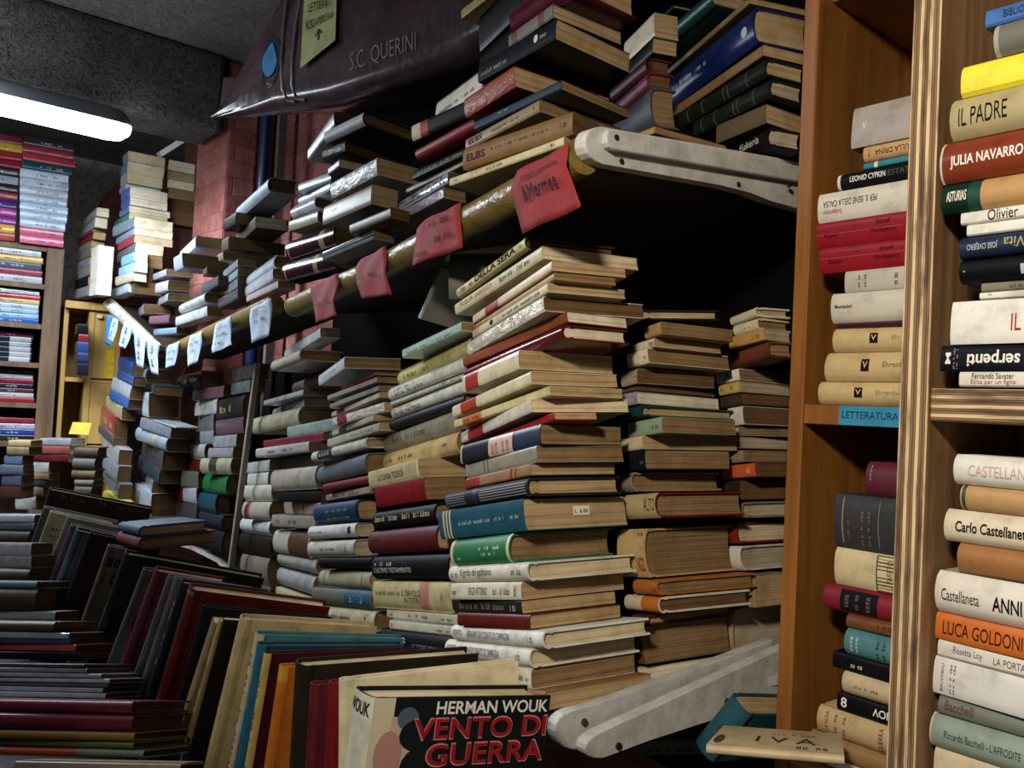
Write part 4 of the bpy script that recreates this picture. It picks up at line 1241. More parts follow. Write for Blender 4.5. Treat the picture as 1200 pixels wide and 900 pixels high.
upright(439, 818, .685, .176, .215, .040, '15171a', 'hc', 'black hardback with large red capitals', {
    'board': '15171a', 'bands': [(0, 1, 'b9b7a4')], 'bul': .003, 'shear': 0,
    'front': [('#', .0, .11, .0, 1., 'c9bda0'), ('#', .10, .24, .0, .93, 'b8a48c'), ('o', .13, .24, .88, .965, '4a5a66'), ('o', .15, .34, .80, .92, '15171a'), ('o', .17, .40, .66, .82, '15171a'), ('o', .03, .17, .70, .88, 'b08078'),
              ('HERMAN WOUK', .33, .985, .935, .985, 'dcd9d0', 'b'), ('VENTO DI', .215, .99, .838, .925, 'c07874', 'b'), ('GUERRA', .30, .985, .738, .828, 'c07874', 'b'),
              ('VENTO DI', .222, .983, .844, .919, '8a1c20', 'b'), ('GUERRA', .307, .978, .744, .822, '8a1c20', 'b'),
              ('o', .45, .95, .05, .3, '3a4a3c')],
    'text': [('WOUK', .925, .975, .08, .95, '1a1a18', 'db')]}, yaw=33, roll=7, lean=-3)
upright(402, 798, .752, .165, .23, .012, 'cfc3a0', 'hc', 'pale hardback rising behind the black one', {'text': [('CALVINO', .25, .5, .2, .8, '1d1b16', 'v')]}, yaw=20, roll=-3)
upright(391, 801, .79, .09, .22, .014, '6a1016', 'hc', 'bright red hardback with a bare spine', {'rough': .35}, yaw=24)
upright(369, 803, .805, .09, .22, .014, '56131a', 'hc', 'dull red hardback with a worn spine', {'text': [('~9', .5, .9, .3, .7, '3a0d12')]}, yaw=24)
upright(358, 781, .83, .18, .25, .030, '221c12', 'hc', 'dark olive-brown hardback', {}, yaw=24)
upright(334, 782, .87, .14, .22, .013, 'b5641c', 'hc', 'orange hardback with a yellow head', {'bands': [(.93, 1., 'b98a30')]}, yaw=24, lean=3)
upright(313, 766, .885, .185, .25, .008, '3a0d12', 'hc', 'maroon hardback with a yellow spine', {'bands': [(0, 1, 'b59a5c')], 'text': [('~18', .1, .9, .25, .75, '5a4a2a')]}, yaw=22, lean=4)
upright(308, 757, .92, .17, .25, .016, '1b5c78', 'hc', 'bright blue hardback with red lettering', {'board': '123a4c', 'text': [('ANOTHER SUNDAY', .12, .60, .3, .85, '8a1c24', 'db'), ('~6', .72, .92, .3, .75, '8a7a3c')]}, yaw=20, lean=5)
upright(305, 744, .95, .175, .26, .016, 'b3a98c', 'hc', 'cream-spined hardback in a teal jacket', {'board': '3f7074', 'text': [('LA BIBLIA', .08, .3, .2, .8, '22201a', 'db'), ('~18', .36, .92, .3, .75, '2c2a22')], 'front': [('~16', .1, .45, .93, .955, '14282a'), ('#', .5, 1., .80, .87, 'b9b49c')]}, yaw=17, lean=6)
upright(288, 726, .985, .165, .26, .020, 'b09a6c', 'hc', 'large buff hardback', {'text': [('~9', .2, .5, .7, .8, '55482e')]}, yaw=17, lean=8)
upright(263, 726, 1.01, .12, .25, .007, '16150f', 'pc', 'thin black-spined paperback', {}, yaw=17, lean=9)
upright(258, 728, 1.025, .12, .25, .009, '9a8558', 'pc', 'thin straw-coloured paperback', {'text': [('~20', .2, .8, .3, .7, '4a3c22')]}, yaw=17, lean=10)
upright(252, 730, 1.045, .11, .25, .018, '7f6a4a', 'pc', 'crumpled paper-wrapped book', {'crinkle': .5}, yaw=17, lean=12)
upright(240, 711, 1.08, .17, .27, .009, '17171a', 'hc', 'black hardback before the red-brown one', {}, yaw=15, lean=10)
upright(229, 692, 1.11, .185, .29, .030, '4c1811', 'hc', 'tall red-brown hardback', {'rough': .3, 'text': [('#', .97, .99, 0, 1, '6a4a30')]}, yaw=15, lean=9, roll=2)
upright(216, 684, 1.16, .12, .27, .018, '1a2026', 'hc', 'black spine with a blue-grey title', {'text': [('~10', .55, .9, .3, .7, '6a7680')]}, yaw=15, lean=12)
upright(207, 678, 1.19, .11, .26, .009, '6a6458', 'hc', 'grey spine with dotted lettering', {'text': [('~20', .1, .9, .3, .7, '2c2a26')]}, yaw=15, lean=13)
upright(199, 676, 1.21, .11, .26, .010, '54555c', 'hc', 'slate-grey hardback', {}, yaw=15, lean=14)
upright(186, 670, 1.24, .10, .26, .020, '571420', 'hc', 'wine-red hardback with a grey spine edge', {'text': [('#', 0, 1, .8, 1, '6a5560')]}, yaw=15, lean=15)
upright(170, 668, 1.28, .055, .25, .012, '5a5048', 'hc', 'grey hardback with a black arch design', {'front': [('o', .2, .9, .5, .8, '15151a')]}, yaw=15, lean=16)
upright(150, 650, 1.34, .22, .27, .020, '1c2119', 'hc', 'wide dark green hardback carrying flat books', {'text': [('~14', .3, .7, .3, .5, '6a7064')]}, yaw=14, lean=15)
upright(128, 640, 1.44, .06, .26, .010, '6e6258', 'hd', 'buff hardback lettered in faded capitals', {'front': [('~4', .1, .9, .86, .95, '2a1a14'), ('~3', .1, .8, .74, .84, '2a1a14')]}, yaw=14, lean=15)
upright(107, 625, 1.50, .12, .27, .010, '2a1812', 'hd', 'dark brown hardback with a mottled picture', {'crinkle': .6}, yaw=14, lean=16)
upright(92, 622, 1.56, .13, .27, .018, '3f4442', 'hd', 'dark grey-green hardback', {'text': [('#', 0, 1, .7, 1, '8a8a84')]}, yaw=14, lean=17)
upright(84, 616, 1.62, .14, .27, .010, '55424e', 'hd', 'mauve-grey hardback', {}, yaw=14, lean=17)
upright(80, 606, 1.68, .16, .27, .010, '7a7264', 'hd', 'thin putty-coloured hardback', {}, yaw=14, lean=17)
upright(60, 600, 1.76, .12, .27, .010, '8d8468', 'hd', 'khaki hardback with a lined title box', {'front': [('~5', .1, .8, .86, .88, '2a281e'), ('~5', .1, .8, .80, .82, '2a281e'), ('~5', .1, .8, .74, .76, '2a281e')]}, yaw=14, lean=16)
upright(53, 595, 1.83, .15, .27, .012, '3c3c3e', 'hd', 'charcoal hardback', {}, yaw=14, lean=16)
upright(60, 574, 1.93, .22, .24, .020, '2c1e14', 'hd', 'dark brown hardback with gilt ornaments', {'front': [('~9', .1, .95, .86, .96, '5a4426')]}, yaw=14, lean=14)

# two books lying on top of the dark green one
stack('the pair on the green book', 'books lying on the standing books', (167, 640, 1.36), [
    (629, 142, 167, 243, '23405c', 'ht', 'blue rounded hardback with brown pages', {'bul': .006}),
    (645, 140, 167, 253, '5a1a22', 'hb', 'crimson hardback with brown pages', {'bul': .006}),
], 616, uB=-60, hor=(560, 480))

# ---------------------------------------------------------------- flat piles on the table, long edges toward the reader
G6 = 'books lying flat on the table'
stack('the table corner pile', G6, (157, 850, .93), [
    (837, None, 154, None, '6a1c30', 'hd', 'wine-red cloth volume', {'rough': .35}),
    (857, None, 155, None, '6a1c30', 'hd', 'wine-red cloth volume', {'rough': .35}),
    (869, None, 157, None, '946a24', 'hd', 'mustard cloth volume', {}),
    (878, None, 156, None, '5c6818', 'hd', 'olive green cloth volume', {}),
    (889, None, 168, None, '807e70', 'hd', 'grey volume with an orange band', {'bands': [(.36, .70, 'b0441c')]}),
], 821, uB=-6000, hor=(805, 825), L0=.26, W0=.12)
stack('the corner of the table', G6, (209, 905, .84), [
    (917, 14, 209, None, '9a8672', 'hd', 'big buff paper-edged volume at', {'rough': .3, 'bul': .001, 'Lmax': .4}),
], 893, uB=-6000, hor=(850, 870), W0=.05, raw=False)
stack('the dark pile behind the wine-red books', G6, (208, 850, 1.06), [
    (834, 156, 198, 230, '24262b', 'pd', 'black magazine with grey edges', {}),
    (846, 156, 200, 230, '15161a', 'pd', 'black magazine', {}),
    (856, 156, 200, 230, '121317', 'pd', 'plain black paperback', {}),
    (866, 158, 208, 230, '351018', 'hd', 'short wine-red hardback', {}),
    (878, 162, 212, 230, '17171a', 'pd', 'black paperback with tiny letters', {'text': [('~9', .1, .5, .4, .7, '77777a')]}),
    (890, 160, 216, 230, '3a3a36', 'pd', 'dim grey-green paperback', {}),
], 824, uB=-6000, hor=(790, 820), W0=.10)
stack('the magazine pile beside the standing row', G6, (122, 800, 1.12), [
    (783, None, 98, None, '3c424a', 'pd', 'dark blue-grey magazine', {}),
    (789, None, 101, None, '85878c', 'pd', 'grey magazine', {}),
    (795, None, 118, None, 'a9abb2', 'pd', 'pale grey magazine', {'rough': .2}),
    (801, None, 128, None, 'c0c2ca', 'pd', 'silver-white magazine', {'rough': .2}),
    (806, None, 126, None, '5c5e64', 'pd', 'charcoal magazine', {}),
    (812, None, 120, None, 'b6b8c0', 'pd', 'blue-white magazine', {'rough': .2}),
    (819, None, 123, None, 'c4c6ca', 'pd', 'white magazine', {'rough': .2}),
], 778, uB=-6000, hor=(765, 785), L0=.24, W0=.16)
stack('the low dark pile by the grey hardback spines', G6, (150, 800, 1.22), [
    (795, 98, 150, None, '9a9ca4', 'pd', 'bluish grey magazine', {'rough': .2}),
    (803, 98, 150, None, '44464c', 'pd', 'charcoal magazine', {}),
    (812, 100, 150, None, '1a1b1f', 'pd', 'black magazine', {}),
    (822, 128, 184, None, '202226', 'pd', 'black folder', {}),
], 786, uB=-6000, hor=(770, 785), W0=.12)
stack('the pile with the thin red book', G6, (92, 750, 1.26), [
    (741, None, 63, None, '4a3826', 'hd', 'brown hardback', {}),
    (749, None, 80, None, '9a9ca4', 'pd', 'grey paperback', {'rough': .2}),
    (755, None, 82, None, '3c4254', 'pd', 'navy paperback', {}),
    (764, None, 88, None, 'b84040', 'pd', 'thin red paperback', {}),
    (774, None, 93, None, '16181c', 'pd', 'black hardback', {}),
], 728, uB=-6000, hor=(715, 730), L0=.22, W0=.12)
stack('the pile with the blue-white top', G6, (44, 700, 1.46), [
    (690, None, 43, None, '6f7c88', 'hd', 'blue-white hardback', {'rough': .2}),
    (716, None, 42, None, '4a3a28', 'hd', 'thick brown hardback', {}),
    (727, None, 64, None, '9a9e90', 'pd', 'pale green paperback', {}),
], 681, uB=-6000, hor=(665, 680), L0=.22, W0=.14)
stack('the pile of bright magazines', G6, (36, 660, 1.62), [
    (651, None, 36, None, 'a09a98', 'pd', 'white magazine with a red corner', {'top': [('#', .7, .85, .2, .6, '8a1c1c')], 'rough': .2}),
    (666, None, 36, None, '8d8a88', 'pd', 'grey-white magazine', {'rough': .2}),
    (684, None, 34, None, '3c2e20', 'hd', 'brown hardback', {}),
], 636, uB=-6000, hor=(618, 630), L0=.20, W0=.14)
stack('the pile beside the gilt-ornamented book', G6, (40, 620, 1.95), [
    (613, None, 40, None, '8f9298', 'pd', 'pale magazine with a yellow tag', {'rough': .2, 'top': [('#', .85, .95, .3, .6, 'c4cc3c')]}),
    (622, None, 40, None, '4a525a', 'pd', 'slate magazine', {}),
    (640, None, 34, None, '2a241c', 'hd', 'dark brown hardback', {}),
], 603, uB=-6000, hor=(585, 598), L0=.18, W0=.14)

# heaps further along the table
G7 = 'books heaped at the far end of the table'
stack('the heap with loose pages', G7, (85, 540, 2.55), [
    (523, 47, 83, 100, '8d8a90', 'pc', 'pinkish white paperback with loose leaves', {'rough': .2}),
    (533, 46, 82, 100, '8a4a44', 'pc', 'rose paperback', {}),
    (542, 33, 80, 95, '5a1c1c', 'pc', 'crimson-edged paperback', {}),
    (555, 30, 57, 70, 'a5a299', 'pd', 'off-white paperback', {}),
    (563, 30, 57, 70, '8a6c4c', 'pd', 'tan paperback', {}),
    (571, 28, 53, 70, '2c3440', 'pd', 'navy paperback', {}),
    (582, 27, 50, 70, '8a7058', 'pd', 'brown paperback', {}),
    (598, 18, 42, 60, 'a5a39c', 'pd', 'white-fronted hardback', {}),
], 514, uB=-4000, hor=(470, 490), W0=.1)
stack('the heap under the yellow card', G7, (110, 540, 2.42), [
    (537, 88, 116, 122, '4a3e30', 'hd', 'drab brown hardback', {}),
    (551, 86, 112, 122, '5a5852', 'hd', 'grey hardback', {}),
    (562, 85, 112, 120, '6a5436', 'hd', 'brown hardback', {}),
    (570, 88, 110, 120, '7a7468', 'hd', 'pale hardback', {}),
    (585, 88, 108, 120, '3a342c', 'hd', 'dark hardback', {}),
], 524, uB=-4000, hor=(470, 490), W0=.1)
stack('the low heap at the picture edge', G7, (33, 560, 2.45), [
    (524, 10, 36, 50, 'b0986c', 'pd', 'cream-paged paperback', {}),
    (534, 8, 34, 50, '8a7a60', 'pd', 'buff paperback', {}),
    (545, 5, 26, 40, '4c5a74', 'pd', 'blue paperback', {}),
    (557, 0, 27, 40, '5a606c', 'pd', 'blue-grey paperback', {}),
    (570, 2, 25, 40, '44465a', 'pd', 'slate paperback', {}),
    (585, 0, 24, 40, '3c241c', 'pd', 'brown paperback', {}),
], 516, uB=-4000, hor=(470, 490), W0=.1)

# ---------------------------------------------------------------- the far bookcase
G8 = 'books in the far bookcase'
FAR = []


def far_row(phrase, u_end, u_start, v_bot, v_top, D, cols, looks, W=.14, rights=None):
    n = len(cols)
    rows = []
    for i in range(n):
        vb = v_top + (v_bot - v_top) * (i + 1) / n
        ue = rights[i] if rights else u_end + ((i * 37) % 7 - 3) * .6
        c = cols[i]
        opt = {'rough': .22}
        if len(c) > 6:
            opt['bands'] = [(.72, .98, c[7:])]
            c = c[:6]
        else:
            opt['text'] = [('~%d' % (7 + i % 4), .35, .82, .3, .65, '3a3a44' if int(c[:2], 16) > 120 else 'b9b4b4')]
        rows.append((vb, u_start, ue, None, c, 'pw', looks[i] + '-spined book', opt))
    r = stack(phrase, G8, (u_end, v_bot, D), rows, v_top, uB=2300, hor=(452, 529), sx=1, anchor='C', W0=W)
    FAR.append(r)
    return r


far_row('the pile on top of the far bookcase', 82, 23, 290, 169, 3.05,
        ['2c2a38', '8a2434', 'a5343c', '14424e', 'b5c4d4', 'b9c2d0', 'b4bccc', 'aab8cc', 'b0c4d8', 'a8bcd0', 'b0c0d4', 'c05a74', 'd0688a'],
        ['dark slate', 'crimson', 'red', 'deep teal', 'pale blue', 'white-blue', 'bluish white', 'light blue', 'powder blue', 'icy blue', 'frosty blue', 'rose pink', 'bright pink'],
        rights=[86, 86, 88, 84, 80, 80, 79, 78, 79, 78, 76, 74, 74])
far_row('the pile cut by the picture edge', 20, -60, 283, 161, 3.05,
        ['7a2440', 'c8a838', 'a32c34', '8a2030', '20222a', 'a9b4bc', '26222c', '903040', '4a2c80', 'b04494', '8a3094', 'd0a83c', 'b04c4c'],
        ['plum', 'yellow', 'red', 'dark red', 'black', 'white', 'near-black', 'crimson', 'violet', 'magenta', 'purple', 'gold', 'brick red'],
        rights=[26, 26, 25, 24, 21, 21, 20, 20, 19, 19, 18, 17, 17])
far_row('the far bookcase, first compartment', 60, -60, 333, 294, 3.05, ['b8bcc4', 'c49a50', '4a5c6c', '8a3c4c', 'a9adb4'], ['white', 'amber', 'steel blue', 'dusky red', 'pale grey'], rights=[48, 50, 48, 49, 49])
far_row('the far bookcase, second compartment', 50, -60, 380, 341, 3.05, ['b0b4bc', 'a32430', 'c2a878', 'a8b4c0', '98b4cc', '88aac8', '2a5aa0'], ['white', 'red', 'straw', 'pale grey', 'light blue', 'sky blue', 'strong blue'], rights=[46, 47, 46, 45, 45, 45, 45])
far_row('the far bookcase, third compartment', 38, -60, 425, 390, 3.05, ['6a2438', '1c222e|9a9ea4', '1e2430|9a9ea4', '1c202c|9a9ea4', '1f2632|a2a6ac', '1c222e|aaaeb4'], ['plum', 'first black', 'second black', 'third black', 'fourth black', 'last black'], rights=[39, 38, 37, 37, 37, 36])
far_row('the far bookcase, fourth compartment', 40, -60, 472, 434, 3.05, ['2a2c3a', 'b0aab0', '8a1c30', '22202c', '4c2c34', 'a9a9ac', '9c1c2c'], ['navy', 'white', 'crimson', 'black', 'brown', 'pale grey', 'red'], rights=[40, 38, 39, 38, 39, 39, 40])
far_row('the far bookcase, fifth compartment', 40, -60, 517, 490, 3.05, ['8a2c40', 'a9a9b4', '2c3c8a', '22282c'], ['rose red', 'white', 'royal blue', 'green-black'], rights=[40, 41, 40, 40])

# ---------------------------------------------------------------- stacks on the yellow shelf unit in the corner
G9 = 'books on the yellow shelf unit'
STK_CORNER = stack('the tall page-edged stack in the corner', G9, (150, 260, 2.85), [
    (188, 144, 150, 193, '8a8f9a', 'pc', 'cream-paged book', {}), (201, 142, 149, 192, '6f86b0', 'pc', 'cream-paged book in pale blue', {}),
    (214, 141, 149, 190, 'a9a9a4', 'pc', 'cream-paged book in white', {}), (222, 140, 147, 188, '9aa4b4', 'pw', 'white-paged book', {}),
    (231, 142, 152, 196, '4c68a8', 'pw', 'white-paged book in blue', {}), (240, 142, 152, 196, '4a5c9a', 'pw', 'white-paged book in deep blue', {}),
    (248, 140, 151, 199, '5c6cb0', 'pw', 'thick white-paged book in blue', {}), (257, 134, 151, 196, '2c7058', 'pc', 'cream-paged book in green', {}),
    (266, 132, 157, 202, '8090a0', 'pw', 'white-paged book in grey', {}), (275, 136, 157, 202, '8a98b0', 'pw', 'slim white-paged book', {}),
    (284, 138, 157, 202, 'a03048', 'pc', 'pink-paged book in crimson', {}), (297, 133, 158, 191, '6a6a70', 'pw', 'white-covered open book', {}), (312, 150, 159, 190, '3a2a22', 'pb', 'brown-paged book', {}), (328, 150, 159, 190, '3a2a22', 'pd', 'dark brown-paged book', {}), (344, 148, 158, 189, '3a2a22', 'pd', 'dim brown-paged book', {}),
], 177, uB=-150, hor=(440, 520))
stack('the second page-edged stack by the brick pillar', G9, (196, 220, 3.0), [
    (199, 193, 197, 228, '9a9486', 'pw', 'white-paged book', {}), (210, 192, 196, 228, '8a8474', 'pt', 'tan-paged book', {}), (220, 193, 196, 227, '9a9486', 'pw', 'pale-paged book', {}),
    (232, 193, 197, 230, '4a2c24', 'pb', 'brown-paged book', {}), (247, 193, 197, 230, '2c1a1a', 'pd', 'dark-paged book', {}), (262, 193, 198, 232, '2c1a1a', 'pd', 'very dark-paged book', {}),
], 187, uB=-150, hor=(440, 520))
stack('the little grey stack behind the upright white book', G9, (108, 290, 3.0), [
    (253, 88, 113, 125, 'a29e94', 'pw', 'pair of white-grey books', {}), (266, 89, 111, 125, 'a4a6b0', 'pw', 'pale lilac book', {}), (272, 88, 108, 122, '9c2c24', 'pt', 'red-covered book', {}),
    (280, 90, 109, 122, '8a2c28', 'pt', 'dark red book', {}), (289, 91, 107, 122, '8f897e', 'pt', 'grey book', {}), (300, 91, 106, 122, '8a8070', 'pt', 'buff book', {}),
    (311, 91, 105, 118, '90909a', 'pt', 'lilac-grey book', {}), (322, 91, 105, 118, '9a958c', 'pt', 'stone-coloured book', {}), (334, 88, 103, 115, '24202a', 'pt', 'black book', {}), (346, 88, 103, 115, '94949c', 'pt', 'pale grey book', {}),
], 243, uB=-150, hor=(440, 520))
stack('the blue stack beside the upright white book', G9, (157, 320, 2.7), [
    (306, 142, 157, 165, '6fa8cc', 'pw', 'sky blue book', {}), (318, 139, 157, 165, '88b8d8', 'pw', 'pale blue book', {}), (329, 135, 156, 165, 'b0a890', 'pw', 'cream book', {}), (342, 130, 150, 165, '9ab0bc', 'pw', 'grey-blue book', {}),
], 294, uB=-150, hor=(440, 520))
# the bottom of the frame
stack('the frame under the lowest shelf', 'books lying under the shelf', (905, 890, .80), [
    (897, 828, 990, None, 'b8a47c', 'hc', 'beige hardback lying cover up, at', {'vt': 885, 'yaw': -4, 'top': [('I V A', .34, .80, .30, .56, '33291a'), ('~9', .45, .8, .68, .74, '33291a'), ('~5', .66, .9, .10, .24, '33291a'), ('o', .02, .10, .1, .5, '4a3c28')]}),
], 885, uB=-3000, hor=(690, 730), W0=.15, L0=.15)
q0, q1 = P(835, 893, 1.02), P(880, 838, 1.0)
X_ = (q1 - q0).normalized(); Y_ = (P(915, 842, 1.05) - q1); Y_ = (Y_ - X_ * Y_.dot(X_)).normalized()
add_book(q0, X_, Y_, X_.cross(Y_), (q1 - q0).length, .15, .034, (0, 0, 0, 0, '1f4c5a', 'ht', '', {'text': [('~9', .1, .6, .3, .6, '16303a')]}), 'teal hardback propped aslant under the white shelf plate', 'books lying under the shelf')
q0 = P(742, 886, 1.26)
add_book(q0, (P(830, 862, 1.20) - q0).normalized(), Vector((.5, .85, .1)).normalized(), Vector((-.1, 0, 1)), .12, .15, .02, (0, 0, 0, 0, '8f8878', 'pg', '', {'text': [('~9', .2, .8, .3, .6, '4c483c')]}), 'dim grey book lying in the dark under the shelf plate', 'books lying under the shelf')

wb = P(130, 347, 2.86)
add_book(wb, Zu, A, Zu.cross(A), .165, .09, .046, (0, 0, 0, 0, 'd5d2c8', 'pw', '', {}), 'tall white book standing upright among the corner stacks', G9)
stack('the dark compartment', G9, (103, 410, 2.97), [
    (392, 90, 103, None, '16161a', 'pd', 'black', {}), (401, 92, 103, None, '8a1c24', 'pd', 'red', {}), (413, 90, 103, None, '24407a', 'pd', 'blue', {}), (425, 90, 103, None, '1c2c54', 'pd', 'navy', {}), (440, 90, 103, None, '14182a', 'pd', 'dark', {}),
], 380, uB=2300, hor=(452, 529), sx=1, W0=.1, stuff=True)

untangle(C, 1.232)
build_books(300)

# ---------------------------------------------------------------- the room
def flat(p):
    return Vector((p.x, p.y, 0))


def concrete_mat(name, hx, lo, scale, bstr):
    m, nt, b = nodes_of(name)
    v = coords(nt)
    n1 = noise(nt, v, scale, 8, 0.75, 0.6)
    n2 = noise(nt, v, scale * 0.12, 4, 0.6)
    n3 = noise(nt, v, scale * 3.5, 4, 0.7, 1.2)
    c = lin(hx)
    mx = nt.nodes.new('ShaderNodeMix'); mx.data_type = 'RGBA'; mx.blend_type = 'MULTIPLY'; mx.inputs[0].default_value = 1
    nt.links.new(ramp(nt, n3, [(0.38, scaled(c, lo)), (0.56, c)]), mx.inputs[6])
    nt.links.new(ramp(nt, n2, [(0.35, (0.55, 0.52, 0.5, 1)), (0.6, (1, 1, 1, 1))]), mx.inputs[7])
    nt.links.new(mx.outputs[2], b.inputs['Base Color'])
    b.inputs['Roughness'].default_value = 0.95
    bump(nt, b, n3, bstr, 0.02)
    return m


def brick_mat(name, c1, c2, mortar, scale):
    m, nt, b = nodes_of(name)
    t = nt.nodes.new('ShaderNodeUVMap')
    br = nt.nodes.new('ShaderNodeTexBrick')
    br.inputs['Color1'].default_value = lin(c1); br.inputs['Color2'].default_value = lin(c2)
    br.inputs['Mortar'].default_value = lin(mortar)
    br.inputs['Scale'].default_value = scale
    br.inputs['Mortar Size'].default_value = 0.02
    br.inputs['Mortar Smooth'].default_value = 0.7
    br.inputs['Brick Width'].default_value = 1.05
    br.inputs['Row Height'].default_value = 0.42
    ad = nt.nodes.new('ShaderNodeMix'); ad.data_type = 'VECTOR'
    nz = nt.nodes.new('ShaderNodeTexNoise'); nz.inputs['Scale'].default_value = 9; nz.inputs['Detail'].default_value = 3
    nt.links.new(t.outputs[0], nz.inputs['Vector'])
    va = nt.nodes.new('ShaderNodeVectorMath'); va.operation = 'MULTIPLY_ADD'
    va.inputs[1].default_value = (0.025, 0.025, 0)
    nt.links.new(nz.outputs['Color'], va.inputs[0]); nt.links.new(t.outputs[0], va.inputs[2])
    nt.links.new(va.outputs[0], br.inputs['Vector'])
    v = coords(nt)
    n = noise(nt, v, 22, 6, 0.7)
    mx = nt.nodes.new('ShaderNodeMix'); mx.data_type = 'RGBA'; mx.blend_type = 'MULTIPLY'; mx.inputs[0].default_value = 0.9
    nt.links.new(br.outputs['Color'], mx.inputs[6])
    nt.links.new(ramp(nt, n, [(0.3, (0.55, 0.5, 0.5, 1)), (0.6, (1, 1, 1, 1))]), mx.inputs[7])
    nt.links.new(mx.outputs[2], b.inputs['Base Color'])
    b.inputs['Roughness'].default_value = 0.9
    inv = nt.nodes.new('ShaderNodeMath'); inv.operation = 'SUBTRACT'; inv.inputs[0].default_value = 1
    nt.links.new(br.outputs['Fac'], inv.inputs[1])
    sm = nt.nodes.new('ShaderNodeMath'); sm.operation = 'ADD'
    nt.links.new(inv.outputs[0], sm.inputs[0]); nt.links.new(n, sm.inputs[1])
    bump(nt, b, sm.outputs[0], 0.6, 0.010)
    return m


def wood_mat(name, hi, lo, scale=(1.2, 30, 30), rough=0.45, grain=1.0):
    """grain runs along the first axis of scale"""
    m, nt, b = nodes_of(name)
    v = coords(nt, scale)
    n = noise(nt, v, 1.0, 5, 0.65, 0.8)
    n2 = noise(nt, coords(nt), 3.0, 3, 0.5)
    c1 = ramp(nt, n, [(0.30, lin(lo)), (0.62, lin(hi))])
    mx = nt.nodes.new('ShaderNodeMix'); mx.data_type = 'RGBA'; mx.blend_type = 'MULTIPLY'; mx.inputs[0].default_value = grain
    nt.links.new(c1, mx.inputs[6])
    nt.links.new(ramp(nt, n2, [(0.3, (0.78, 0.74, 0.7, 1)), (0.65, (1, 1, 1, 1))]), mx.inputs[7])
    nt.links.new(mx.outputs[2], b.inputs['Base Color'])
    b.inputs['Roughness'].default_value = rough
    bump(nt, b, n, 0.2, 0.002)
    return m


def ply_edge_mat(name, axis, period, phase=0.0):
    """laminated edge: pale and dark plies across local axis (0,1,2)"""
    m, nt, b = nodes_of(name)
    t = nt.nodes.new('ShaderNodeTexCoord')
    sp = nt.nodes.new('ShaderNodeSeparateXYZ'); nt.links.new(t.outputs['Object'], sp.inputs[0])
    v = [3, 3, 3]; v[axis] = 60
    n = noise(nt, coords(nt, (14, 14, 14)), 1.0, 4, 0.6)
    ma = nt.nodes.new('ShaderNodeMath'); ma.operation = 'MULTIPLY_ADD'
    ma.inputs[1].default_value = 1.0 / period; ma.inputs[2].default_value = phase
    nt.links.new(sp.outputs[axis], ma.inputs[0])
    ad = nt.nodes.new('ShaderNodeMath'); ad.operation = 'MULTIPLY_ADD'; ad.inputs[1].default_value = 0.22
    nt.links.new(n, ad.inputs[0]); nt.links.new(ma.outputs[0], ad.inputs[2])
    fr = nt.nodes.new('ShaderNodeMath'); fr.operation = 'FRACT'; nt.links.new(ad.outputs[0], fr.inputs[0])
    c = ramp(nt, fr.outputs[0], [(0.0, lin('d2b68a')), (0.28, lin('cfb286')), (0.34, lin('6a4c30')), (0.50, lin('8a6a46')), (0.62, lin('4a3420')), (0.80, lin('866640')), (0.93, lin('4c3622')), (0.97, lin('d2b68a'))])
    g = noise(nt, coords(nt, (70, 70, 8) if axis != 2 else (8, 8, 70)), 1.0, 4, 0.7)
    mx = nt.nodes.new('ShaderNodeMix'); mx.data_type = 'RGBA'; mx.blend_type = 'MULTIPLY'; mx.inputs[0].default_value = 1
    nt.links.new(c, mx.inputs[6]); nt.links.new(ramp(nt, g, [(0.38, (0.35, 0.3, 0.26, 1)), (0.52, (1, 1, 1, 1))]), mx.inputs[7])
    nt.links.new(mx.outputs[2], b.inputs['Base Color'])
    b.inputs['Roughness'].default_value = 0.7
    bump(nt, b, g, 0.4, 0.002)
    return m


M_CONC = concrete_mat('rough_concrete', '8c8786', 0.22, 30, 1.0)
M_CEIL = concrete_mat('stained_plaster', '8a847c', 0.5, 16, 0.6)
M_VAULT = concrete_mat('grey_vault', 'd0c6c2', 0.5, 9, 0.6)
M_BRICK = brick_mat('red_brick', 'b4746a', 'a05e56', '94665c', 7.5)
M_FLOOR = concrete_mat('dark_floor', '3a3430', 0.7, 6, 0.2)


def struct(name, bm, mat, smooth=None):
    o = bm_obj(name, bm, mat, None, smooth)
    o['kind'] = 'structure'
    return o


def quad_struct(name, pts, mat, uvs=None):
    o = mesh_obj(name, pts, [(0, 1, 2, 3)], mat)
    o['kind'] = 'structure'
    if uvs:
        l = o.data.uv_layers.new(name='UVMap')
        for i, q in enumerate(uvs):
            l.data[i].uv = q
    return o


def box_uv(o):
    """brick mapping in metres on every face of a box-like mesh"""
    me = o.data
    l = me.uv_layers.new(name='UVMap')
    for p in me.polygons:
        nrm = p.normal
        for li in p.loop_indices:
            co = me.vertices[me.loops[li].vertex_index].co
            if abs(nrm.z) > 0.8:
                l.data[li].uv = (co.x, co.y)
            else:
                t = Vector((-nrm.y, nrm.x, 0)).normalized()
                l.data[li].uv = (co.dot(t), co.z)


# floor, ceiling
bm = bmesh.new(); box_bm(bm, Vector((-4.5, -2.5, -0.1)), Vector((9, 0, 0)), Vector((0, 8, 0)), Vector((0, 0, 0.1)))
struct('floor', bm, M_FLOOR)
bm = bmesh.new(); box_bm(bm, Vector((-4.5, -2.5, 2.44)), Vector((9, 0, 0)), Vector((0, 8, 0)), Vector((0, 0, 0.1)))
struct('ceiling', bm, M_CEIL)
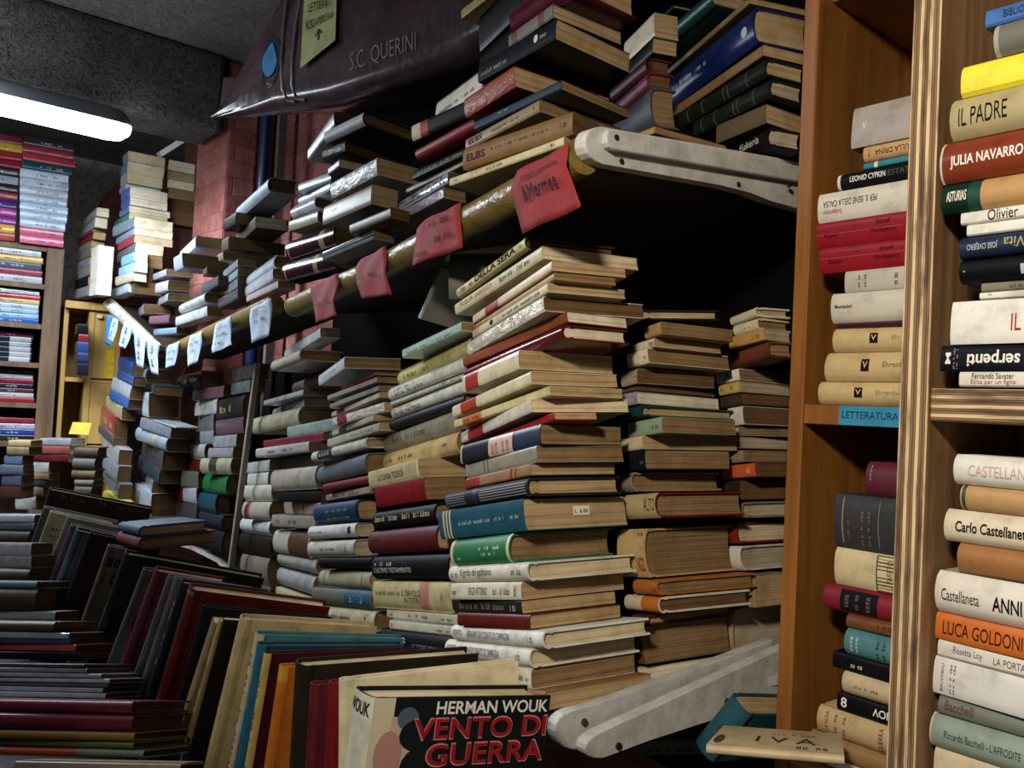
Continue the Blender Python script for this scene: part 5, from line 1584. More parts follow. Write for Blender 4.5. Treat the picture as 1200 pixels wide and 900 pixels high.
# brick wall behind the shelves
wq = flat(P(330, 170, 2.95))
bm = bmesh.new(); box_bm(bm, wq - A * 3.6, A * 4.6, C * 0.15, Zu * 2.44)
o = struct('wall_right', bm, M_BRICK); box_uv(o)
# brick pillar
pc = flat(P(263, 200, 2.75))
bm = bmesh.new()
box_bm(bm, pc, A * 0.27, C * 0.11, Zu * 2.44, 0.012)
for v in bm.verts:
    v.co += Vector((random.uniform(-.004, .004), random.uniform(-.004, .004), 0))
o = struct('wall_pillar', bm, M_BRICK); box_uv(o)
# far wall with the grey vault and the brick arch
fw = flat(P(150, 250, 4.15))
bm = bmesh.new(); box_bm(bm, fw - C * 2.6, C * 4.2, A * 0.15, Zu * 2.44)
struct('wall_back', bm, M_VAULT)
bm = bmesh.new()
pts = [on_plane(u, v, fw - A * 0.12, A) for u, v in ((100, 420), (100, 300), (106, 262), (128, 226), (165, 196), (225, 150), (262, 118), (262, 420))]
prism_bm(bm, pts, A * 0.1)
o = struct('wall_arch', bm, M_BRICK); box_uv(o)
bm = bmesh.new(); box_bm(bm, Vector((-4.5, -2.5, 0)), Vector((0.1, 0, 0)), Vector((0, 8, 0)), Zu * 2.44)
struct('wall_left', bm, M_VAULT)
# concrete beam across the ceiling
bp = flat(P(250, 100, 2.70))
bm = bmesh.new(); box_bm(bm, bp - C * 3.0 + Zu * 2.19, C * 3.04, A * 0.22, Zu * 0.25, 0.02)
struct('ceiling_beam', bm, M_CONC)
# red and white trim above the corner stacks
bm = bmesh.new()
p1, p2 = P(186, 178, 2.95), P(227, 152, 2.95)
box_bm(bm, p1, p2 - p1, A * 0.03, (p2 - p1).cross(A).normalized() * -0.018)
struct('trim_1', bm, plain_mat('white_trim', 'c9c6c0', 0.5))

# ---------------------------------------------------------------- fluorescent lamp
lamp_end = P(151, 150, 2.45)
ca = C.copy()
lt = tag(empty('ceiling_lamp', Matrix.Translation(lamp_end)), 'long fluorescent lamp with a glowing diffuser under the concrete beam', 'lamp')
ang = [math.radians(a) for a in range(0, 361, 15)]


def lamp_ring(x, r, a0, a1, n):
    side = Vector((ca.y, -ca.x, 0))
    return [ca * -x + side * (r * 1.15 * math.cos(a0 + (a1 - a0) * k / n)) + Zu * (r * math.sin(a0 + (a1 - a0) * k / n)) for k in range(n + 1)]


def lamp_shell(name, a0, a1, mat, r, x0, x1):
    bm = bmesh.new()
    n = 14
    prof = [(x0, r * .55), (x0 + .02, r * .9), (x0 + .05, r), (x1, r)]
    rings = [[bm.verts.new(p) for p in lamp_ring(x, rr, a0, a1, n)] for x, rr in prof]
    for i in range(len(rings) - 1):
        for k in range(n):
            bm.faces.new([rings[i][k], rings[i][k + 1], rings[i + 1][k + 1], rings[i + 1][k]])
    bm.faces.new(rings[0]); bm.faces.new(rings[-1])
    return bm_obj(name, bm, mat, lt, 40)


mg, nt, b = nodes_of('lamp_glow')
b.inputs['Base Color'].default_value = (0.9, 0.95, 1, 1)
b.inputs['Emission Color'].default_value = (0.82, 0.92, 1.0, 1)
b.inputs['Emission Strength'].default_value = 38.0
lamp_shell('diffuser', math.radians(-172), math.radians(-8), mg, 0.046, 0.0, 1.25)
lamp_shell('housing', math.radians(-6), math.radians(186), plain_mat('lamp_housing', '6a6e74', 0.35), 0.047, 0.004, 1.25)
bm = bmesh.new(); box_bm(bm, -ca * 0.45 + Zu * 0.04 - A * .02, -ca * 0.03, A * .04, Zu * (2.20 - lamp_end.z - 0.04)); bm_obj('bracket', bm, plain_mat('lamp_housing', '6a6e74'), lt)
la = light('lamp_light', 'AREA', lamp_end - ca * 0.55 - Zu * 0.065, lamp_end - ca * 0.55 - Zu * 1.0, 26.0, (0.80, 0.91, 1.0), shape='RECTANGLE', size=1.1, size_y=0.09)
la.rotation_euler = Matrix((ca, Zu.cross(ca), Zu)).transposed().to_euler()
light('beam_fill', 'POINT', lamp_end - ca * 0.5 - A * .12 - Zu * 0.02, lamp_end, 5.0, (0.80, 0.91, 1.0), shadow_soft_size=0.06)  # added point light, stands in for light bounced onto the beam front

# ---------------------------------------------------------------- table under the loose books
M_DARKWOOD = wood_mat('dark_table', '2c211a', '171009')
M_WHITE = plain_mat('white_paint', 'cfcdc6', 0.5, 0, 24, 0.62, 0.15)


def upright_base_z():
    return min(o.z for o, *_ in UPR)


# ---------------------------------------------------------------- boat shelf: upper
M_TAPE = cover_mat('7c6630', 0.28, 0.4)
M_TAPEW = cover_mat('b4b2a4', 0.3, 0.6)
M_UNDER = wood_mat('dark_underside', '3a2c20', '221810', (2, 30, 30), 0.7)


def shelf_thing(name, label, at):
    return tag(empty(name, Matrix.Translation(at)), label, 'shelf')


def local_bm(bm, at):
    bmesh.ops.translate(bm, verts=bm.verts[:], vec=-at)
    return bm


tube1 = [P(683, 183, .955), P(620, 222, 1.05), P(545, 262, 1.19), P(450, 313, 1.43), P(346, 359, 1.80)]
tube2 = [P(323, 357, 1.90), P(262, 385, 2.15), P(203, 412, 2.6)]
tube3 = [P(186, 412, 2.70), P(158, 384, 2.82), P(128, 356, 2.92)]
at = tube1[0].copy()
up_shelf = shelf_thing('boat_shelf', 'white-ended upper boat shelf with a golden taped front edge', at)
bm = bmesh.new(); tube_bm(bm, tube1, .0215, 24); bm_obj('edge_roll', local_bm(bm, at), M_TAPE, up_shelf, 50)
bm = bmesh.new(); tube_bm(bm, [tube1[-1] + (tube1[-1] - tube1[-2]).normalized() * .003, tube1[-1] - (tube1[-1] - tube1[-2]).normalized() * .0], .0225, 24)
bm_obj('roll_end_cap', local_bm(bm, at), plain_mat('cardboard_disc', '9a9468', .8), up_shelf, 50)
# deck: loft from the roll back to the wall
ep0 = P(690, 170, .935)
endN = A
bm = bmesh.new()
top, bot = [], []
backs = []
b_near = on_plane(937, 196, ep0 + A * .02, endN)
slope_c = (b_near - tube1[0]).z / max(.05, (flat(b_near) - flat(tube1[0])).dot(C))
for p in [tube1[0] + (tube1[0] - tube1[1]) * .0] + tube1[1:]:
    f = p + Zu * .001
    bk = f + C * .565 + Zu * (slope_c * .565 if p is tube1[0] or p == tube1[0] else slope_c * .4)
    top.append((f, bk))
vt = [[bm.verts.new(a), bm.verts.new(b_)] for a, b_ in top]
vb = [[bm.verts.new(a - Zu * .02), bm.verts.new(b_ - Zu * .02)] for a, b_ in top]
for i in range(len(vt) - 1):
    bm.faces.new([vt[i][0], vt[i][1], vt[i + 1][1], vt[i + 1][0]])
    bm.faces.new([vb[i][0], vb[i + 1][0], vb[i + 1][1], vb[i][1]])
    bm.faces.new([vt[i][0], vt[i + 1][0], vb[i + 1][0], vb[i][0]])
    bm.faces.new([vt[i][1], vb[i][1], vb[i + 1][1], vt[i + 1][1]])
bm.faces.new([vt[0][0], vb[0][0], vb[0][1], vt[0][1]]); bm.faces.new([vt[-1][0], vt[-1][1], vb[-1][1], vb[-1][0]])
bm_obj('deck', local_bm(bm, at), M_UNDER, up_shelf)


def plate(name, outline, p0, N, thick, mat, parent, at, bev=.002):
    bm = bmesh.new()
    prism_bm(bm, [on_plane(u, v, p0, N) for u, v in outline], N * thick, bev)
    return bm_obj(name, local_bm(bm, at), mat, parent)


plate('end_plate', [(690, 153), (694, 150.5), (699, 149), (706, 148), (960, 193), (960, 252), (905, 236), (880, 226), (845, 217), (706, 192), (699, 189), (693, 184.5), (688.5, 179), (686, 172), (685.5, 165), (687, 158)], ep0, A, .018, M_WHITE, up_shelf, at)
plate('end_strip', [(713, 152), (720, 151), (960, 199), (960, 217), (718, 175), (713.5, 172), (711, 167), (711, 157)], ep0 - A * .009, A, .009, M_WHITE, up_shelf, at)
M_BOLT = plain_mat('dark_bolt', '1c1a18', .5)
for i, (u, v) in enumerate(((722, 161), (728, 189), (865, 216), (925, 217))):
    q = on_plane(u, v, ep0 - A * (.009 if v in (161, 217) and u != 865 else 0), A)
    bm = bmesh.new(); tube_bm(bm, [q - A * .0015, q + A * .002], .0032, 10); bm_obj('bolt', local_bm(bm, at), M_BOLT, up_shelf, 40)

at2 = tube2[0].copy()
mid_shelf = shelf_thing('boat_shelf', 'middle stretch of shelf with a brown taped roll and white labels', at2)
bm = bmesh.new(); tube_bm(bm, tube2, .0225, 20); bm_obj('edge_roll', local_bm(bm, at2), M_TAPE, mid_shelf, 50)
bm = bmesh.new()
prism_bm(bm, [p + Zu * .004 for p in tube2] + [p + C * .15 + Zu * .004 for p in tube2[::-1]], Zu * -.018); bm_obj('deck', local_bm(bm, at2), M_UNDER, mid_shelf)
at3 = tube3[0].copy()
far_shelf = shelf_thing('boat_shelf', 'white taped shelf prow rising beside the yellow shelf unit', at3)
bm = bmesh.new(); tube_bm(bm, tube3, .021, 20); bm_obj('edge_roll', local_bm(bm, at3), M_TAPEW, far_shelf, 50)
bm = bmesh.new()
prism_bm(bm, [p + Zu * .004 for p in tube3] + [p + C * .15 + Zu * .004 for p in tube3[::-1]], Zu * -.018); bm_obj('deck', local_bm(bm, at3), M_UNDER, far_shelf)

# ---------------------------------------------------------------- boat shelf: lower
low = [S1, S2, S3, S4, S5, S6, S7, S8, S9]
path = []
for s in low:
    o_, X_, Y_, n_, L_, W_, T_ = s['made'][-1]
    path.append((o_ + X_ * (L_ * .5) - n_ * (.008 if s is S1 else .025), (Y_ + Y_ * 0).normalized()))
first = S1['made'][-1]
nearp = first[0] + first[1] * (first[4] + .015) - first[3] * .008
path = [(nearp, path[0][1])] + path
at4 = path[0][0].copy()
low_shelf = shelf_thing('boat_shelf', 'lower boat shelf with a scuffed white end under the tall stacks', at4)
bm = bmesh.new()
vt, vb = [], []
for i_, (p, y) in enumerate(path):
    f = p + y * .02; bk = p + y * (.48 if i_ < 3 else .30 if i_ < 6 else .12)
    vt.append([bm.verts.new(f), bm.verts.new(bk)]); vb.append([bm.verts.new(f - Zu * .012), bm.verts.new(bk - Zu * .012)])
for i in range(len(vt) - 1):
    bm.faces.new([vt[i][0], vt[i][1], vt[i + 1][1], vt[i + 1][0]])
    bm.faces.new([vb[i][0], vb[i + 1][0], vb[i + 1][1], vb[i][1]])
    bm.faces.new([vt[i][0], vt[i + 1][0], vb[i + 1][0], vb[i][0]])
    bm.faces.new([vt[i][1], vb[i][1], vb[i + 1][1], vt[i + 1][1]])
bm.faces.new([vt[0][0], vb[0][0], vb[0][1], vt[0][1]]); bm.faces.new([vt[-1][0], vt[-1][1], vb[-1][1], vb[-1][0]])
bm_obj('deck', local_bm(bm, at4), plain_mat('white_paint', 'b9b6ae'), low_shelf)
lp0 = P(690, 870, .925)
plate('end_plate', [(685.5, 879), (686.5, 873), (690, 867.5), (695, 863.5), (702, 860), (905, 766), (950, 745), (950, 802), (905, 821), (760, 868), (714, 885.5), (706, 888), (698, 889), (691, 887), (687, 883.5)], lp0, A, .016, M_WHITE, low_shelf, at4)
plate('inner_plate', [(650, 857), (651, 849), (655, 842), (661, 837), (669, 834), (700, 826), (780, 798), (905, 750), (905, 800), (700, 872), (684, 878), (672, 879), (662, 876), (655, 870), (651.5, 864)], lp0 + A * .024, A, .014, M_WHITE, low_shelf, at4)
for (u, v, k) in ((724, 874, 0), (851, 822, 0), (684, 846, 1), (682, 868, 1)):
    q = on_plane(u, v, lp0 + A * (.024 * k), A)
    bm = bmesh.new(); tube_bm(bm, [q - A * .0025, q + A * .002], .0042, 10); bm_obj('bolt', local_bm(bm, at4), plain_mat('steel_bolt', '4c4a46', .3, .8), low_shelf, 40)

def a_of(p):
    return flat(p).dot(A)


M_SHADE = plain_mat('shade_black', '0b0a09', 1.0)  # dead black that stands in for the shade behind the shelves
M_SHADE.node_tree.nodes['Principled BSDF'].inputs['Specular IOR Level'].default_value = 0.05
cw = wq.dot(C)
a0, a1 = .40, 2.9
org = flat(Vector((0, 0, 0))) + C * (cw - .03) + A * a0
bm = bmesh.new(); box_bm(bm, org + Zu * .75, A * (a1 - a0), C * .012, Zu * .72); bm_obj('shade_board', local_bm(bm, at4), M_SHADE, low_shelf)  # added black sheet, painted shade behind the lower stacks
bm = bmesh.new(); box_bm(bm, org + Zu * 1.48, A * (2.28 - a0), C * .012, Zu * .92); bm_obj('shade_board', local_bm(bm, at), M_SHADE, up_shelf)  # same black sheet as shade behind the upper stacks

# post between the far columns
pp = P(291, 560, 2.08)
at5 = Vector((pp.x, pp.y, .0))
bm = bmesh.new()
pa, pb = P(300, 425, 2.1), P(268, 668, 2.08)
box_bm(bm, pb, pa - pb, C * .014, A * .012, .002)
t = tag(empty('shelf_post', Matrix.Translation(pb)), 'thin slanting wooden post between the shelf columns', 'post')
bm_obj('post', local_bm(bm, pb), plain_mat('grey_post', '8a8272', .5, 0, 30, .6), t)

# ---------------------------------------------------------------- paper notes hanging from the rolls
M_RED = cover_mat('8e2426', .75, .08)
M_PAPER = cover_mat('a9b6c6', .7, .08)
M_BLUEP = cover_mat('3f86c0', .6, .1)


def note(label, rows, tube, mat, writing, group, off=.024, name='paper_note', cat='note', bulge=None):
    """rows: (left px, right px) from top to bottom; the sheet follows them in front of the roll"""
    fr = []
    n = len(rows)
    lines = []
    for k, (l, r) in enumerate(rows):
        line = []
        for px in (l, r):
            # nearest roll point with this image x
            best = None
            for i in range(len(tube) - 1):
                for q in range(21):
                    p = tube[i].lerp(tube[i + 1], q / 20)
                    d = abs(project(p)[0] - px[0])
                    if best is None or d < best[0]:
                        best = (d, p)
            base = best[1]
            o2 = bulge[k] if bulge else off
            line.append(on_plane(px[0], px[1], base - C * o2, C))
        lines.append(line)
    at = lines[0][0].copy()
    root = tag(empty(name, Matrix.Translation(at)), label, cat, group)
    # resample to a smooth sheet
    S, R = 8, 6
    sheet = []
    for k in range(n - 1):
        for q in range(R if k < n - 2 else R + 1):
            s = q / R
            sheet.append([lines[k][0].lerp(lines[k + 1][0], s), lines[k][1].lerp(lines[k + 1][1], s)])
    H = len(sheet)
    vs, fs = [], []
    for i, (l, r) in enumerate(sheet):
        for j in range(S + 1):
            w = .0016 * math.sin(j * 1.1 + i * .4)
            vs.append(l.lerp(r, j / S) - at - C * w)
    for i in range(H - 1):
        for j in range(S):
            a = i * (S + 1) + j
            fs.append((a, a + 1, a + S + 2, a + S + 1))
    o = mesh_obj('sheet', vs, fs, mat, root, None, 60)
    so = o.modifiers.new('thick', 'SOLIDIFY'); so.thickness = .0006; so.offset = 1

    def mp(p, q):
        y = (1 - q) * (H - 1); i = min(H - 2, int(y)); f = y - i
        a = sheet[i][0].lerp(sheet[i + 1][0], f); b_ = sheet[i][1].lerp(sheet[i + 1][1], f)
        return a.lerp(b_, p) - at - C * .0034
    if writing:
        letter_patch('handwriting', root, writing, mp)
    return root


DK = '2a1418'
note('large red paper note handwritten in black by the white end plate', [((606, 200), (667, 168)), ((599, 224), (662, 193)), ((611, 274), (682, 242))], tube1, M_RED,
     [('Shakespeare', .18, .86, .60, .74, DK), ('&Mermee', .22, .82, .30, .48, DK)], 'red notes on the golden roll', bulge=[.0265, .033, .030])
note('red paper note with three handwritten lines, second from the white end', [((499, 257), (541, 237)), ((489, 269), (537, 247)), ((482, 311), (543, 290))], tube1, M_RED,
     [('~7', .3, .85, .70, .80, DK), ('~6', .35, .85, .44, .58, DK), ('~6', .5, .9, .2, .3, DK), ('~4', .1, .35, .08, .16, DK)], 'red notes on the golden roll', bulge=[.0262, .031, .030])
note('crumpled red paper note, third from the white end', [((422, 305), (452, 288)), ((417, 316), (452, 302)), ((417, 333), (452, 318)), ((425, 350), (459, 345))], tube1, M_RED,
     [('~6', .15, .8, .38, .46, DK)], 'red notes on the golden roll', bulge=[.030, .033, .036, .034])
note('small red paper note at the far end of the golden roll', [((364, 336), (396, 320)), ((366, 348), (397, 331)), ((367, 362), (391, 351)), ((371, 378), (395, 370))], tube1, M_RED,
     [('~5', .2, .8, .35, .45, DK)], 'red notes on the golden roll', bulge=[.030, .033, .036, .034])
WI = '2c3444'
white = [
    ('wide white label with four handwritten words, beside the roll end', [((294, 362), (318, 349)), ((293, 375), (318, 362)), ((294, 402), (316, 393))], tube2, [('~5', .2, .8, .72, .80, WI), ('~5', .2, .8, .55, .63, WI), ('~5', .25, .75, .36, .45, WI)]),
    ('white label curled up at its lower edge', [((253, 380), (272, 370)), ((251, 392), (270, 383)), ((247, 409), (271, 399)), ((249, 414), (272, 404))], tube2, [('~4', .25, .8, .75, .82, WI), ('~4', .25, .8, .55, .62, WI), ('~3', .25, .7, .36, .44, WI)]),
    ('white label with a greenish top edge', [((223, 394), (237, 388)), ((220, 410), (236, 402)), ((219, 430), (232, 424))], tube2, [('~5', .2, .8, .6, .7, WI), ('~3', .3, .7, .35, .45, WI)]),
    ('white label nearest the bend of the shelf', [((197, 405), (211, 400)), ((195, 418), (208, 413)), ((193, 432), (205, 428))], tube2, [('~5', .2, .8, .6, .7, WI), ('~4', .2, .7, .3, .4, WI)]),
    ('long narrow white label hanging from the white roll end', [((173, 396), (188, 402)), ((173, 415), (184, 418)), ((176, 436), (186, 440))], tube3, [('~6', .3, .6, .2, .9, WI, 'v')]),
    ('long narrow white label, second on the white roll', [((157, 386), (170, 393)), ((158, 405), (169, 410)), ((159, 428), (168, 432))], tube3, [('~6', .3, .6, .2, .9, WI, 'v')]),
    ('short white label, third on the white roll', [((146, 377), (155, 381)), ((142, 392), (152, 396)), ((138, 405), (147, 409))], tube3, [('~5', .3, .6, .2, .9, WI, 'v')]),
    ('slanted white label over the blue paper', [((133, 372), (139, 375)), ((129, 385), (136, 388)), ((126, 397), (132, 402))], tube3, [('~5', .3, .6, .2, .9, WI, 'v')]),
]
for lab, rows, tb, wr in white:
    note(lab, rows, tb, M_PAPER, wr, 'white handwritten labels', off=.037)
note('bright blue paper strip behind the slanted white label', [((126, 369), (133, 370)), ((124, 385), (131, 387)), ((122, 402), (130, 406))], tube3, M_BLUEP, None, None, off=.020)

# ---------------------------------------------------------------- the black boat hung above the shelves
M_HULL, nt, b = nodes_of('boat_hull')
v = coords(nt)
n1 = noise(nt, v, 7, 6, 0.7)
n2 = noise(nt, coords(nt, (30, 30, 6)), 3, 4, 0.7)
nt.links.new(ramp(nt, n1, [(0.3, lin('2c1b22')), (0.55, lin('48323a')), (0.8, lin('66525a'))]), b.inputs['Base Color'])
nt.links.new(ramp(nt, n2, [(0.3, (.14, .14, .14, 1)), (0.7, (.30, .30, .30, 1))]), b.inputs['Roughness'])
bump(nt, b, n1, 0.08, 0.01)
b.inputs['Specular IOR Level'].default_value = 0.8
tip = P(250, 138, 2.05)
at = tip.copy()
boat = tag(empty('boat', Matrix.Translation(at)), 'dark boat hull with a lettered side hung above the shelves', 'boat')
# stations: chine px, depth, deck-edge px
chine = [(250, 138, 2.05), (285, 134, 1.98), (322, 126, 1.91), (350, 124, 1.86), (385, 119, 1.80), (420, 108, 1.74), (460, 95, 1.68), (500, 82, 1.62), (535, 67, 1.57), (560, 54, 1.53), (620, 10, 1.46), (690, -45, 1.38)]
sheer = [(250, 138, 2.05), (280, 86, 2.03), (304, 44, 2.0), (335, -10, 1.96), (350, -60, 1.92), (390, -90, 1.86), (430, -120, 1.80), (470, -150, 1.74), (505, -170, 1.69), (530, -190, 1.65), (590, -230, 1.58), (660, -290, 1.5)]
rows = []
for cpx, spx in zip(chine, sheer):
    c0, s0 = P(*cpx), P(*spx)
    inn = C * min(.17, .02 + .20 * (cpx[0] - 250) / 200.0)
    r0 = min(.045, (c0 - s0).length * .2)
    upd = (s0 - c0).normalized() if (s0 - c0).length > 1e-4 else Zu
    row = [s0, s0.lerp(c0, .33) - C * .006, s0.lerp(c0, .66) - C * .008]
    for k in range(9):
        t_ = k / 8 * math.pi / 2
        row.append(c0 + upd * r0 * (1 - math.sin(t_)) + C * r0 * (1 - math.cos(t_)))
    row.append(c0 + inn + Zu * .012)
    row.append(c0 + inn * 1.3 + Zu * .10)
    rows.append(row)
vs, fs = [], []
for row in rows:
    vs += [p - at for p in row]
w = len(rows[0])
for i in range(len(rows) - 1):
    for k in range(w - 1):
        a = i * w + k
        fs.append((a, a + 1, a + w + 1, a + w))
hull = mesh_obj('hull', vs, fs, M_HULL, boat, None, 60)
so = hull.modifiers.new('thick', 'SOLIDIFY'); so.thickness = .012; so.offset = -1 if False else 1
so.offset = -1


def hull_pt(u, v, off=.004):
    """point on the hull's side seen at pixel u, v"""
    best = None
    d = ray(u, v)
    from mathutils.geometry import intersect_ray_tri
    for f in fs:
        q = [vs[i] + at for i in f]
        for tri in ((q[0], q[1], q[2]), (q[0], q[2], q[3])):
            h = intersect_ray_tri(tri[0], tri[1], tri[2], d, CAM, True)
            if h is not None and (h - CAM).dot(d) > 0 and (best is None or (h - CAM).length < (best - CAM).length):
                best = h
    if best is None:
        best = on_plane(u, v, P(420, 60, 1.78), (C + A * .0))
    return best - d.normalized() * off


M_STRAP = plain_mat('grey_strap', '6a6460', .45)
for pts_ in ([(337, -6), (333, 30), (330, 70), (331, 105), (337, 117), (346, 119)], [(354, -6), (347, 30), (343, 70), (342, 100), (347, 115), (358, 117)]):
    bm = bmesh.new()
    tube_bm(bm, [hull_pt(u, v, .003) - at for u, v in pts_], .0042, 10)
    bm_obj('strap', bm, M_STRAP, boat, 60)


def hull_patch(name, outline, mat, off, parent=boat, thick=.001):
    bm = bmesh.new()
    pp_ = [hull_pt(u, v, off) - at for u, v in outline]
    bm.faces.new([bm.verts.new(p) for p in pp_])
    o = bm_obj(name, bm, mat, parent)
    so = o.modifiers.new('thick', 'SOLIDIFY'); so.thickness = thick
    return o


def oval(cx, cy, rx, ry, tilt, n=20, drop=0):
    out = []
    for k in range(n):
        a = 2 * math.pi * k / n
        x, y = rx * math.cos(a), ry * math.sin(a)
        if drop and y < 0:
            x *= 1 - .55 * (-y / ry)
        out.append((cx + x * math.cos(tilt) - y * math.sin(tilt), cy + x * math.sin(tilt) + y * math.cos(tilt)))
    return out


em = hull_patch('emblem_frame', oval(318, 72, 10, 31, .14), plain_mat('emblem_dark', '17171d', .4), .003)
hull_patch('emblem', oval(316, 70, 8.5, 20, .14, 20, 1), cover_mat('4a8cc0', .4), .006, em)
pn = tag(empty('paper_note', Matrix.Translation(hull_pt(370, 40, .01))), 'pale yellow handwritten paper note stuck on the dark boat', 'note')
pat = pn.matrix_world.translation.copy()
quad = [hull_pt(u, v, .017) - pat for u, v in ((352, 80), (393, 47), (395, -14), (357, -10))]
o = mesh_obj('sheet', quad, [(0, 1, 2, 3)], cover_mat('b5b074', .65, .1), pn)
so = o.modifiers.new('thick', 'SOLIDIFY'); so.thickness = .0008
so.offset = 0


def mpn(p, q):
    a = quad[0].lerp(quad[1], p); b_ = quad[3].lerp(quad[2], p)
    r = a.lerp(b_, q)
    return r - (r + pat - CAM).normalized() * .002


letter_patch('handwriting', pn, [('LETTERAT.', .14, .86, .70, .83, '26281c'), ('NORD-AMERICANA', .10, .92, .46, .59, '26281c'), ('#', .48, .52, .22, .36, '26281c'), ('V', .38, .62, .30, .40, '26281c', 'u')], mpn)
lets = 'S.C. QUERINI'


def mph(p, q):
    u = 410 + 77 * p
    lo = 84 - 22 * p
    return hull_pt(u, lo - (22 + 3 * p) * q, .0035) - at


letter_patch('painted_name', boat, [('S.C.', 0, .24, .05, 1, '8a807a'), ('QUERINI', .32, 1, .0, 1, '8a807a')], mph)

# blue pole
pq = flat(P(310, 190, 2.68))
bm = bmesh.new()
tube_bm(bm, [Vector((0, 0, 0)), Vector((0, 0, 2.43))], .021, 20)
o = bm_obj('pole', bm, plain_mat('blue_paint', '16264a', .3), None, 50)
o.location = (pq.x, pq.y, .0)
tag(o, 'dark blue vertical pole beside the brick pillar', 'pole')
bm = bmesh.new()
q0 = flat(P(325, 190, 2.80))
box_bm(bm, Vector((0, 0, 0)), A * .02, C * .025, Zu * 2.43)
o = bm_obj('batten', bm, plain_mat('grey_batten', '7a6e6c', .7, 0, 30, .6)); o.location = (q0.x, q0.y, 0)
tag(o, 'narrow grey batten standing beside the blue pole', 'batten')

# ---------------------------------------------------------------- plywood bookcase
F0 = flat(P(1087, 470, .70))
ply_edge = ply_edge_mat('ply_edge', 0, .0078)
ply_edge_h = ply_edge_mat('ply_edge_flat', 2, .0075)
ply_face = wood_mat('ply_face', 'a07c52', '6c5034', (40, 40, 3), .55)
ply_int = wood_mat('ply_inside', 'a07c52', '6c5034', (6, 6, 30), .55)


def framed(at, ax, ay):
    return Matrix(((ax.x, ay.x, 0, at.x), (ax.y, ay.y, 0, at.y), (0, 0, 1, at.z), (0, 0, 0, 1)))


I3 = (Vector((1, 0, 0)), Vector((0, 1, 0)), Vector((0, 0, 1)))


def case_part(name, x0, x1, y0, y1, z0, z1, mats, parent, front_mat=None, bev=.0008):
    bm = bmesh.new()
    box_bm(bm, Vector((x0, y0, z0)), I3[0] * (x1 - x0), I3[1] * (y1 - y0), I3[2] * (z1 - z0), bev, 1)
    bmesh.ops.recalc_face_normals(bm, faces=bm.faces[:])
    if front_mat:
        for f in bm.faces:
            f.material_index = 1 if f.normal.y < -.7 else 0
    return bm_obj(name, bm, [mats, front_mat] if front_mat else mats, parent)


# local x runs toward the reader along the fronts (-A), y into the case (C)
ply = tag(empty('bookcase', framed(F0, -A, C)), 'raw plywood bookcase with striped laminated edges', 'bookcase')
sz = project  # alias kept short


def z_at(u, v, D):
    return P(u, v, D).z


zs = z_at(1100, 455, ply_ref(1100))
case_part('side_panel', -.0235, 0, 0, .195, 0, 2.3, ply_face, ply, ply_edge)
case_part('shelf', .0005, .62, .004, .19, zs - .0265, zs, ply_int, ply, ply_edge_h)
case_part('back_panel', .0005, .62, .1905, .195, 0, 2.3, ply_int, ply)
case_part('side_panel', .6215, .645, 0, .195, 0, 2.3, ply_face, ply, ply_edge)
zlow = B2['made'][-1][0].z
case_part('shelf', .0005, .62, .004, .19, zlow - .025, zlow - .001, ply_int, ply, ply_edge_h)
# ---------------------------------------------------------------- brown wooden bookcase
W0p = flat(P(941, 470, wood_ref(941)))
oak = wood_mat('brown_wood', '9a6428', '744a20', (26, 26, 2.2), .4)
oak_f = wood_mat('brown_wood_front', '98622a', '744a20', (60, 60, 3), .4)
wood = tag(empty('bookcase', framed(W0p, -A, C)), 'brown varnished bookcase with a blue label on its shelf', 'bookcase')
inner = .33
case_part('side_panel', -.0195, 0, 0, .27, 0, 2.3, oak, wood, oak_f, .0015)
z1 = z_at(1000, 475, wood_ref(1000)); z1b = z_at(1000, 499, wood_ref(1000))
z1 = B3['made'][-1][0].z - .0004
sh = case_part('shelf', .0006, inner + .0225, .002, .262, z1b, z1, oak, wood, oak_f)
tsh = on_plane(1020, 0, W0p, C)
case_part('shelf', .0006, inner + .0225, .03, .262, tsh.z + .030, tsh.z + .052, oak, wood, oak_f)
zl = B4['made'][-1][0].z
case_part('shelf', .0006, inner + .0225, .002, .262, zl - .024, zl - .0006, oak, wood, oak_f)
case_part('side_panel', inner + .0225, inner + .042, 0, .27, 0, 2.3, oak, wood, oak_f, .0015)
case_part('back_panel', .0006, inner + .0225, .263, .268, 0, 2.3, oak, wood)
lx0 = (flat(on_plane(983, 485, W0p, C)) - W0p).dot(-A)
lab = tag(empty('shelf_label', framed(W0p + Zu * z1b, -A, C)), 'blue handwritten paper strip on the front of the brown shelf', 'label')
hh = z1 - z1b
case_part('strip', lx0, inner + .018, .0008, .0016, .0005, hh - .0004, cover_mat('2f86ac', .6), lab, None, 0)
letter_patch('handwriting', lab, [('LETTERATURA RUSSA', .012, .335, .36, .72, '14202a')], lambda p, q: Vector((lx0 + (inner + .018 - lx0) * p, .0004, hh * q)))

# ---------------------------------------------------------------- far bookcase
hA = horizon_normal(-230, 440, 2300, 570)
XF = vp_dir(2300, hA)
YF = Zu.cross(XF)
fb0 = flat(P(76, 292, 3.06))
oldwood = wood_mat('old_brown_wood', '7c6046', '4c3826', (30, 30, 3), .6)
fcase = tag(empty('bookcase', framed(fb0, XF, YF)), 'brown bookcase with magazines and slim books in the far corner', 'bookcase')
ztop = FAR[0]['made'][-1][0].z
case_part('side_panel', -.055, 0, .0, .30, 0, ztop - .001, oldwood, fcase)
for f in FAR[:1] + FAR[2:]:
    zz = f['made'][-1][0].z
    case_part('shelf', -.62, -.0555, .004, .28, zz - .019, zz - .001, oldwood, fcase)
case_part('back_panel', -.62, -.0555, .282, .29, 0, ztop - .03, oldwood, fcase)

